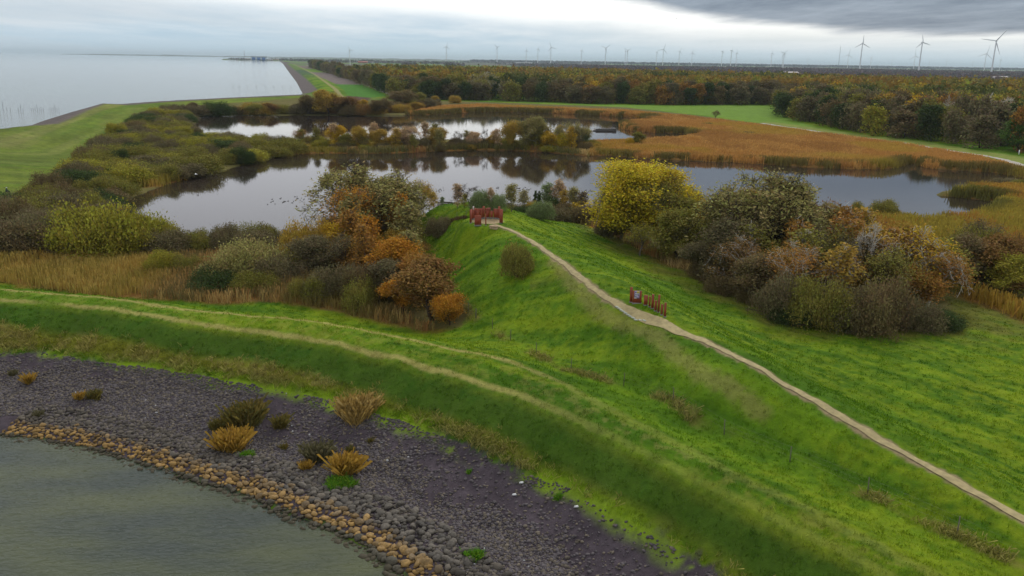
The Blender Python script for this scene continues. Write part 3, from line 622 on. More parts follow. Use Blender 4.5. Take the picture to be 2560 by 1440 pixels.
def build_tussocks():
    # tussocks of grass over the dikes and the meadow
    n = 230000; r = 36+(135)*rng.random(n)**1.15; a = np.radians(rng.uniform(-34, 34, n)); x, y = r*np.sin(a), r*np.cos(a)
    ctx = {}; z = height(x, y, ctx); bs = sdp(x, y, BASIN, 30.); st = sdp(x, y, STONE, 30.); v, px, py = vis_np(x, y, z, 60)
    pd, _ = seg_dist(x, y, path_w); cx_, cy_, _ = at(1219, 552, 8.35)
    ok = (bs < .5) & (st < -.2) & v & (z > .3) & (pd > .75) & (np.hypot(x-cx_, y-cy_) > 2.7)
    x, y, z = x[ok], y[ok], z[ok]; ctx = {k: q[ok] for k, q in ctx.items()}
    c = shade_zone(x, y, z, ctx)
    side = sdp(x, y, np.vstack([low_w, stone_border[::-1]]), 60.); dl, _ = seg_dist(x, y, low_w)
    rough = (side > 0)*sstep(2.5, 5, dl)
    df, _ = seg_dist(x, y, fence_w); weeds = sstep(.8, .2, df)*(fbm(x*.2,y*.2,78,2) > .52)*.6
    hf = fbm(x*.8, y*.8, 71, 3)
    straw = ((rough*(hf > .47)+weeds*.9) > rng.random(len(x)))
    c = c*rng.uniform(.85, 1.22, (len(x), 1))
    c = c*1.32; c[straw] = c[straw]*.35+np.array([.36,.30,.10])*.65*rng.uniform(.7, 1.2, (straw.sum(), 1))
    keep = rng.random(len(x)) < np.clip(.17+rough*.65+weeds, 0, 1)
    x, y, z, c, rough, weeds, straw = x[keep], y[keep], z[keep], c[keep], rough[keep], weeds[keep], straw[keep]
    h = (.09+.09*rng.random(len(x)))*(1+1.0*rough+1.0*straw+1.2*weeds); r = np.hypot(x, y)
    blades('grass', np.stack([x,y,z-.01],1), h, .03+r*.0004, c, 7, .10+.08*rng.random(len(x)), .6, M_STUFF, 'grass tussocks on the dikes and the meadow')
build_tussocks()
ICO = None
def ico(sub):
    import bmesh
    bm = bmesh.new(); bmesh.ops.create_icosphere(bm, subdivisions=sub, radius=1.0)
    v = np.array([q.co[:] for q in bm.verts]); f = np.array([[w.index for w in q.verts] for q in bm.faces]); bm.free(); return v, f
I1, I2, I3 = ico(1), ico(2), ico(3)
def rock_shape(base, rg, ang=.5):
    """a broken, angular boulder: sphere cut by random planes"""
    v = base[0].copy()
    for _ in range(9):
        n = rg.normal(size=3); n /= np.linalg.norm(n); d = rg.uniform(.55, .85); s = v@n
        v -= np.outer(np.maximum(s-d, 0)*.95, n)
    v *= rg.uniform(.75, 1.15, 3)*[1.1, .95, .75]; v += rg.normal(0, .03*ang, v.shape); return v
def many_rocks(name, pos, size, cols, base, label, cat='stones', flat=.75, kinds=10):
    rg = np.random.default_rng(3); shapes = [rock_shape(base, rg) for _ in range(kinds)]
    V, F, T = [], [], []; nv = 0; idx = rng.integers(0, kinds, len(pos))
    for k in range(kinds):
        m = idx == k; n = m.sum()
        if not n: continue
        sh = shapes[k]; a = rng.uniform(0, 2*np.pi, n); c_, s_ = np.cos(a), np.sin(a); t = rng.uniform(-.5, .5, n)
        x = sh[:,0][None]*c_[:,None]-sh[:,1][None]*s_[:,None]; y = sh[:,0][None]*s_[:,None]+sh[:,1][None]*c_[:,None]; z = np.repeat(sh[:,2][None], n, 0)
        z2 = z*np.cos(t)[:,None]+x*np.sin(t)[:,None]; x2 = x*np.cos(t)[:,None]-z*np.sin(t)[:,None]
        v = np.stack([x2, y, z2*flat], -1)*size[m][:,None,None]+pos[m][:,None,:]
        V.append(v.reshape(-1,3)); F.append((base[1][None]+(np.arange(n)*len(sh))[:,None,None]).reshape(-1,3)+nv); nv += n*len(sh)
        T.append(np.repeat(cols[m], len(sh), 0))
    o = obj(name, mesh_np(name, np.vstack(V), np.vstack(F), M_ROCKT, {'tint': np.vstack(T)*rng.uniform(.9,1.1,(nv,1))})); tag(o, label, cat, kind='stuff')
coast_s = smooth_pl(coast_near_w, 2)
def build_stones():
    # small grey-purple basalt stones over the mud of the revetment
    n = 90000; p_ = sample_poly(STONE[(STONE[:,1] < 95)], n); x, y = p_[:,0], p_[:,1]
    v, px, py = vis_np(x, y, np.full(n, 1.), 60); x, y = x[v], y[v]
    dc, _ = seg_dist(x, y, coast_s); patch = fbm(x*.16, y*.16, 81, 4); pr = sstep(.38, .58, patch+.18*sstep(11, 5, dc)+.15*(vnoise(x*1.1,y*1.1,82)-.5))
    ok = (rng.random(len(x)) < .10+.9*pr) & (dc > 2.6); x, y = x[ok][:42000], y[ok][:42000]; z = height(x, y)
    sz = rng.uniform(.05, .15, len(x))*(.7+.7*rng.random(len(x))); b = rng.uniform(.6, 1.45, (len(x),1))
    c = np.array([.080,.068,.072])*b; br = rng.random(len(x)) < .35; c[br] = np.array([.11,.09,.068])*b[br]
    pale = rng.random(len(x)) < .002; c[pale] = .35
    many_rocks('stones', np.stack([x,y,z+sz*.12],1), sz, c, I1, 'grey purple basalt stones scattered over the mud slope')
    # armour band of boulders along the water
    L = np.concatenate([[0], np.cumsum(np.linalg.norm(np.diff(coast_s,axis=0),axis=1))]); B = []
    nx = 13000; s = rng.uniform(0, L[-1], nx); off = rng.uniform(-.9, 4.6, nx); bx = np.interp(s, L, coast_s[:,0]); by = np.interp(s, L, coast_s[:,1])
    t = np.stack([np.interp(s+.5, L, coast_s[:,0])-bx, np.interp(s+.5, L, coast_s[:,1])-by],1); t /= np.linalg.norm(t,axis=1)[:,None]+1e-9
    nrm = np.stack([-t[:,1], t[:,0]],1); x, y = bx+nrm[:,0]*off, by+nrm[:,1]*off
    size = rng.uniform(.11,.33,nx)**1.0*(1+.35*sstep(60, 45, by))
    v, px, py = vis_np(x, y, np.zeros(nx), 50); 
    keep = v & ((off < 3.2) | (rng.random(nx) < .55)); x, y, off, size, px, py = (q[keep] for q in (x,y,off,size,px,py))
    # drop overlaps
    cell = {}; sel = []
    for i in range(len(x)):
        k = (int(x[i]//.6), int(y[i]//.6)); bad = False
        for a in (-1,0,1):
            for b in (-1,0,1):
                for j in cell.get((k[0]+a,k[1]+b), ()):
                    if (x[i]-x[j])**2+(y[i]-y[j])**2 < (.50*(size[i]+size[j]))**2: bad = True; break
        if not bad: cell.setdefault(k, []).append(i); sel.append(i)
    sel = np.array(sel); x, y, off, size, px, py = (q[sel] for q in (x,y,off,size,px,py))
    z = height(x, y); z = np.maximum(z, -.15)+size*.22
    wet = sstep(2.1, .9, off+rng.normal(0,.35,len(x)))
    tan = np.array([.25,.15,.045]); grey = np.array([.088,.074,.058])
    c = (grey*(1-wet[:,None])+tan*wet[:,None])*rng.uniform(.45,1.4,(len(x),1)); sub = off < .15; c[sub] = np.array([.06,.05,.03])
    showing = size/np.hypot(x, y)*(py < 1425)*(px > 0)*(px < 2560)*(off > -.3); order = np.argsort(-showing)
    ind = np.zeros(len(x), bool); ind[order[:300]] = True
    rest = ~ind
    many_rocks('boulders', np.stack([x,y,z],1)[rest], size[rest], c[rest], I1, 'tan and grey armour boulders edging the water', 'boulders', .85)
    # the 300 largest in view stand as boulders of their own
    rg = np.random.default_rng(5); protos = []
    for k in range(14):
        sh = rock_shape(I2, rg, .6); me = mesh_np('boulder', sh*[1,1,.85], I2[1], tint_rock); protos.append(me)
    for i in np.where(ind)[0]:
        o = obj('boulder', protos[rng.integers(0,14)], None, (x[i], y[i], z[i])); o.scale = (size[i],)*3; o.rotation_euler = (rng.uniform(-.4,.4), rng.uniform(-.4,.4), rng.uniform(0,6.28)); o['tint'] = [float(q) for q in c[i]]+[1.0]
        if wet[i] > .5: tag(o, 'angular tan boulder at the waterline of the stone slope', 'boulder', 'tan boulders at the waterline')
        else: tag(o, 'rough grey brown boulder above the tan waterline row', 'boulder', 'grey boulders above the waterline row')
tint_rock, _nt, _b = new_mat('boulder'); 
def _rockmat(nt, b):
    N = nt.nodes.new; L = nt.links.new; a = N('ShaderNodeAttribute'); a.attribute_name = 'tint'; a.attribute_type = 'OBJECT'
    tc = N('ShaderNodeTexCoord'); n = N('ShaderNodeTexNoise'); n.inputs['Scale'].default_value = 2.5; n.inputs['Detail'].default_value = 6; L(tc.outputs['Object'], n.inputs['Vector'])
    mr = N('ShaderNodeMapRange'); L(n.outputs['Fac'], mr.inputs[0]); mr.inputs[1].default_value = .3; mr.inputs[2].default_value = .7; mr.inputs[3].default_value = .65; mr.inputs[4].default_value = 1.3
    mx = N('ShaderNodeMix'); mx.data_type = 'RGBA'; mx.blend_type = 'MULTIPLY'; mx.inputs[0].default_value = 1; L(a.outputs['Color'], mx.inputs[6]); L(mr.outputs[0], mx.inputs[7]); L(mx.outputs[2], b.inputs['Base Color'])
    b.inputs['Roughness'].default_value = .75; bp = N('ShaderNodeBump'); bp.inputs['Strength'].default_value = .6; bp.inputs['Distance'].default_value = .1; L(n.outputs['Fac'], bp.inputs['Height']); L(bp.outputs[0], b.inputs['Normal'])
_rockmat(_nt, _b)
build_stones()
# ------------------------------------------------------------------ trees and shrubs
def grow_tree(seed, H=10., trunk=.25, clear=.2, spread=.55, nl=9, sub=5, upw=.35, tw=5, wob=.12, stems=1, fork=0.):
    """returns (tube chains for trunk and limbs, twig points, twig directions)"""
    rg = np.random.default_rng(seed); chains, tips, dirs = [], [], []
    def chain(p0, d, L, r0, r1, n, lift):
        pts, rad = [p0], [r0]; d = d/np.linalg.norm(d)
        for k in range(n):
            d = d+rg.normal(0, wob, 3)+np.array([0,0,lift]); d /= np.linalg.norm(d); pts.append(pts[-1]+d*L/n); rad.append(r0+(r1-r0)*(k+1)/n)
        return pts, rad
    for s in range(stems):
        a0 = rg.uniform(0, 6.28); lean = rg.uniform(.1,.5) if stems > 1 else .05
        p0 = np.array([math.cos(a0)*.15*(stems > 1), math.sin(a0)*.15*(stems > 1), -.3]); Ls = H*(rg.uniform(.75,1.) if stems > 1 else 1.)*.92
        pts, rad = chain(p0, np.array([math.cos(a0)*lean, math.sin(a0)*lean, 1]), Ls, trunk*(1 if stems == 1 else .6), trunk*.08, 8, .05)
        chains.append((pts, rad, 6)); n_l = max(3, int(nl/(1 if stems == 1 else 1.6)))
        for i in range(n_l):
            f = clear+(1-clear)*((i+.5)/n_l)**.9*.97; k = f*8; j = min(int(k), 7); p_ = pts[j]+(pts[j+1]-pts[j])*(k-j)
            prof = math.sin(math.pi*min(max((f-clear)/(1-clear)*.82+.18, 0), 1))**.7   # crown outline
            L1 = H*spread*(.25+.75*prof)*rg.uniform(.75,1.15); a = i*2.4+rg.uniform(-.5,.5)
            d = np.array([math.cos(a), math.sin(a), upw+.7*(f-.3)+rg.uniform(-.1,.25)])
            r_ = (rad[j]*.55); q, qr = chain(p_, d, L1, r_, r_*.15, 5, .07); chains.append((q, qr, 4))
            for m in range(sub):
                g = .25+.75*(m+.6)/sub; kk = g*5; jj = min(int(kk), 4); pp = q[jj]+(q[jj+1]-q[jj])*(kk-jj)
                d2 = np.array(q[jj+1]-q[jj]); d2 /= np.linalg.norm(d2); d2 = d2+rg.normal(0,.75,3)+[0,0,.2]
                L2 = L1*.5*rg.uniform(.6,1.1)*(1.15-.5*g); q2, r2 = chain(pp, d2, L2, qr[jj]*.5, .008, 3, .06); chains.append((q2, r2, 3))
                for t in range(tw):
                    u = (t+rg.random())/tw*3; a_ = min(int(u), 2); b_ = q2[a_]+(q2[a_+1]-q2[a_])*(u-a_)
                    dd = (q2[a_+1]-q2[a_])/max(np.linalg.norm(q2[a_+1]-q2[a_]),1e-6)+rg.normal(0,.7,3); dd /= np.linalg.norm(dd); tips.append(b_); dirs.append(dd)
        tips.append(pts[-1]); dirs.append(np.array([0,0,1.]))
    # a tree in the open grows balanced: bring the crown's centre back over the foot
    tips = np.array(tips); m_ = (np.percentile(tips[:,:2], 6, 0)+np.percentile(tips[:,:2], 94, 0))/2/H*1.25; tips[:,:2] -= m_*np.clip(tips[:,2:3], 0, None)
    chains = [([np.array([p_[0]-m_[0]*max(p_[2],0), p_[1]-m_[1]*max(p_[2],0), p_[2]]) for p_ in c[0]], c[1], c[2]) for c in chains]
    hw = np.percentile(np.hypot(tips[:,0], tips[:,1]), 95); tz = np.percentile(tips[:,2], 99); sd1 = seed*.37
    def dome(p_):
        # rounded, uneven outline instead of a flat top
        p_ = np.atleast_2d(p_).astype(float).copy(); r = np.hypot(p_[:,0], p_[:,1])/hw; a = np.arctan2(p_[:,1], p_[:,0])
        lim = tz*(1.02-.50*np.clip(r, 0, 1.25)**2)*(.60+.62*vnoise(a*2.6+sd1+9, r*3.0+sd1, 5)); over = np.maximum(p_[:,2]-lim, 0); p_[:,2] -= over*.80; return p_
    tips = dome(tips); chains = [(list(dome(np.array(c[0]))), c[1], c[2]) if len(c[0]) < 9 else c for c in chains]
    return chains, tips, np.array(dirs)
def fill(rg, t, d, n, reach=3.2):
    i = rg.integers(0, len(t), n*6); j = rg.integers(0, len(t), n*6); m = np.linalg.norm(t[i]-t[j], axis=1) < reach; i, j = i[m][:n], j[m][:n]
    u = rg.uniform(.25,.75,(len(i),1)); return np.vstack([t, t[i]*(1-u)+t[j]*u]), np.vstack([d, d[i]])
def twig_chains(rg, tips, dirs, L, per=1):
    out = []
    for p_, d in zip(tips, dirs):
        for _ in range(per):
            e = d+rg.normal(0,.35,3); e /= np.linalg.norm(e); out.append(([p_, p_+e*L*rg.uniform(.6,1.2)], [.02,.006], 3))
    return out
def tubes_mesh(name, chains, mat, minr=0.0):
    m = MB()
    for pts, rad, n in chains: m.tube(pts, [max(r, minr) for r in rad], n, False)
    me = m.mesh(name, mat); 
    a = me.color_attributes.new('vary', 'FLOAT_COLOR', 'POINT'); q = np.ones((len(me.vertices),4),np.float32); co = np.empty(len(me.vertices)*3,np.float32); me.vertices.foreach_get('co', co); co = co.reshape(-1,3)
    q[:,:3] = (.75+.5*vnoise(co[:,0]*3+co[:,1]*2, co[:,2]*4, 3))[:,None]; a.data.foreach_set('color', q.ravel()); return me
def leaf_mesh(name, seed, tips, dirs, per, rad, size, aspect=1.6, droop=0., mat=None, alongd=.0, hue=.22):
    rg = np.random.default_rng(seed)
    if len(tips) > 200:
        r_ = np.hypot(tips[:,0], tips[:,1]); m_ = (r_ < np.percentile(r_, 96)) & (tips[:,2] < np.percentile(tips[:,2], 98.5)); tips, dirs = tips[m_], dirs[m_]
    n = len(tips)*per
    p_ = np.repeat(tips, per, 0)+rg.normal(0, rad, (n,3)); d = np.repeat(dirs, per, 0)
    p_ += d*rg.uniform(0, alongd, (n,1)); p_[:,2] = np.maximum(p_[:,2], .1)
    ax = rg.normal(0,1,(n,3))+d*1.2; ax[:,2] -= droop; ax /= np.linalg.norm(ax,axis=1)[:,None]
    sd = np.cross(ax, rg.normal(0,1,(n,3))); sd /= np.linalg.norm(sd,axis=1)[:,None]
    s = size*rg.uniform(.55,1.4,(n,1)); a, b = ax*s*aspect/2, sd*s/2
    v = np.stack([p_-a, p_-a*.1+b, p_+a, p_-a*.1-b], 1)
    clump = rg.uniform(1-hue, 1+hue, (len(tips),1)); cg = rg.uniform(1-hue*.6, 1+hue*.6, (len(tips),1))
    vv = np.repeat(np.concatenate([clump, clump*cg, clump*np.ones_like(cg)],1), per, 0)*rg.uniform(.84,1.16,(n,1))
    return mesh_np(name, v.reshape(-1,3), np.arange(n*4).reshape(n,4), mat or M_LEAF, {'vary': np.repeat(vv,4,0)})
PROTO = {}
def proto(kind):
    """(crown mesh, trunk mesh, height, crown half-width) of each kind of plant, several growth forms each"""
    if kind in PROTO: return PROTO[kind]
    forms = []
    for f in range(dict(round=3, shrub=4, willow=2, birch=3, bare=2, poplar=1, wood=5, sapling=3, bush=2, conif=1).get(kind, 1)):
        sd = hash_(kind)+f*13; rg = np.random.default_rng(sd)
        if kind == 'round':   ch, t, d = grow_tree(sd, 10, .22, .10, .38, 15, 6, .6, 5, .2); t, d = fill(rg, t, d, 420); cr_ = leaf_mesh('crown', sd, t, d, 20, .42, .155, hue=.28)
        elif kind == 'poplar': ch, t, d = grow_tree(sd, 10, .28, .08, .46, 26, 7, .70, 6, .14); t, d = fill(rg, t, d, 500); cr_ = leaf_mesh('crown', sd, t, d, 30, .36, .115, 1.1, hue=.3)
        elif kind == 'willow': ch, t, d = grow_tree(sd, 10, .30, .08, .56, 17, 8, .80, 6, .16, 4); ch += twig_chains(rg, t, d, .7); cr_ = leaf_mesh('crown', sd, t, d, 7, .24, .11, 2.6, .1, alongd=.8, hue=.3)
        elif kind == 'birch': ch, t, d = grow_tree(sd, 10, .19, .26, .42, 16, 7, .55, 6, .18); ch += twig_chains(rg, t, d, .55); cr_ = leaf_mesh('crown', sd, t, d, 8, .42, .12, 1.5, .3, alongd=.4, hue=.3)
        elif kind == 'bare': ch, t, d = grow_tree(sd, 10, .16, .15, .42, 10, 6, .5, 5); ch += twig_chains(rg, t, d, .9, 2); cr_ = leaf_mesh('crown', sd, t, d, 1, .4, .10)
        elif kind == 'sapling': ch, t, d = grow_tree(sd, 10, .10, .10, .17, 14, 5, .9, 5); ch += twig_chains(rg, t, d, .5); cr_ = leaf_mesh('crown', sd, t, d, 7, .34, .17, 1.8, alongd=.4)
        elif kind == 'conif': ch, t, d = grow_tree(sd, 10, .16, .05, .22, 26, 5, -.1, 6); cr_ = leaf_mesh('crown', sd, t, d, 14, .16, .16, 2.)
        elif kind == 'wood': ch, t, d = grow_tree(sd, 10, .14, .18, .40, 13, 5, .55, 4, .2); t, d = fill(rg, t, d, 160); n = 60; th = rg.uniform(0,6.28,n); r_ = rg.uniform(.3,3.4,n); t = np.vstack([t, np.stack([r_*np.cos(th), r_*np.sin(th), rg.uniform(.3,4.2,n)],1)]); d = np.vstack([d, np.tile([0,0,1.],(n,1))]); cr_ = leaf_mesh('crown', sd, t, d, 9, .5, .33, 1.3, hue=.35); 
        else:
            # dome-shaped scrub: stems fan out from the root, fine twigs and leaves fill the dome
            H_ = 4.0; Rr = 4.4 if kind == 'shrub' else 3.4; n = 620; th = rg.uniform(0,6.283,n); ph = np.arccos(rg.uniform(.02,1,n)); nb_ = 9; bx = rg.uniform(-1,1,(nb_,2))*Rr*.62; br_ = rg.uniform(.38,.62,nb_)*Rr; bh = rg.uniform(.55,1.1,nb_)*H_*(1-.35*np.linalg.norm(bx,axis=1)/Rr); bi = rg.integers(0,nb_,n); rr = rg.uniform(.4,1.,n)**.4
            t = np.stack([bx[bi,0]+np.cos(th)*np.sin(ph)*rr*br_[bi], bx[bi,1]+np.sin(th)*np.sin(ph)*rr*br_[bi], np.cos(ph)**.8*rr*bh[bi]+.15],1)
            d = t/np.array([Rr,Rr,H_])+[0,0,.6]; d /= np.linalg.norm(d,axis=1)[:,None]; ch = []
            for k in range(26):
                e = t[rg.integers(0,n)]; ch.append(([np.array([0,0,-.2]), e*[.3,.3,.5], e], [.07,.04,.012], 4))
            ch += twig_chains(rg, t[::2], d[::2], .8)
            cr_ = leaf_mesh('crown', sd, t, d, 26, .36, .125, 1.7, -.1, alongd=.35, hue=.26)
        tr = tubes_mesh('trunk', ch, M_BARK, .018 if kind in ('bare',) else .012)
        co = np.array([v.co[:] for v in cr_.vertices]); tz = np.percentile(co[:,2], 99.3); hw = np.percentile(np.abs(co[:,:2]), 97)
        if kind == 'bare': tz = 9.6; hw = 4.2
        forms.append((cr_, tr, tz, hw))
    PROTO[kind] = forms; return forms
def hash_(s): return sum(ord(c)*(i+3) for i, c in enumerate(s))
ROOTS = {}
def plant(x, y, z, kind, H, Wd, col, bark, name, label, cat, group=None, form=None):
    """a tree or shrub: an Empty at its foot with its trunk and its crown"""
    fs = proto(kind); fi = rng.integers(0, len(fs)) if form is None else form; cr_, tr, tz, hw = fs[fi % len(fs)]
    sx, sz = Wd/2/hw, H/tz
    sx = min(max(sx, sz/1.45), sz*1.7) if kind not in ('shrub','bush') else sx     # keep natural proportions
    e = empty(name, (x, y, z), rng.uniform(0,6.28), (sx, sx, sz)); tag(e, label, cat, group)
    key = (kind, fi); col = [float(max(q, .003)) for q in np.array(col)*rng.uniform(.9,1.1)]
    if key in ROOTS: c_, t_ = ROOTS[key][0].copy(), ROOTS[key][1].copy()
    else: c_, t_ = bpy.data.objects.new('crown', cr_), bpy.data.objects.new('trunk', tr); ROOTS[key] = (c_, t_)
    for q, cc in ((c_, col), (t_, bark)):
        COL.objects.link(q); q.parent = e; q['tint'] = list(cc)+[1.0]
    return e
BRN, GRYB, WHT, DRK = (.07,.05,.035), (.15,.13,.105), (.50,.47,.42), (.045,.035,.028)
PAL = dict(yellow=(.52,.41,.03), gold=(.52,.34,.03), orange=(.50,.235,.03), rust=(.33,.175,.04), russet=(.25,.145,.045), olive=(.23,.21,.045), yolive=(.32,.29,.04),
           green=(.09,.15,.03), dgreen=(.065,.095,.03), grey=(.31,.27,.095), brown=(.18,.135,.06), peach=(.52,.36,.20), dull=(.18,.15,.075), sage=(.22,.27,.11), ochre=(.40,.27,.05), lime=(.35,.42,.04))
def hand(rows, base_z=None):
    g = ground([(r[0], r[1]) for r in rows])
    for r, (x, y, z) in zip(rows, g):
        px, py, top, wpx, kind, col, bark, name, label, cat = r[:10]; grp = r[10] if len(r) > 10 else None
        wpx *= dict(poplar=1.1, willow=1.18, birch=1.1).get(kind, 1); z = max(z, .1); zt = top_z(x, y, top); d = math.hypot(x, y); H = max(zt-z, .8); Wd = wpx/FPX*math.sqrt(x*x+y*y+(CAMH-z)**2)
        plant(x, y, z, kind, H, Wd, PAL[col], bark, name, label, cat, grp)
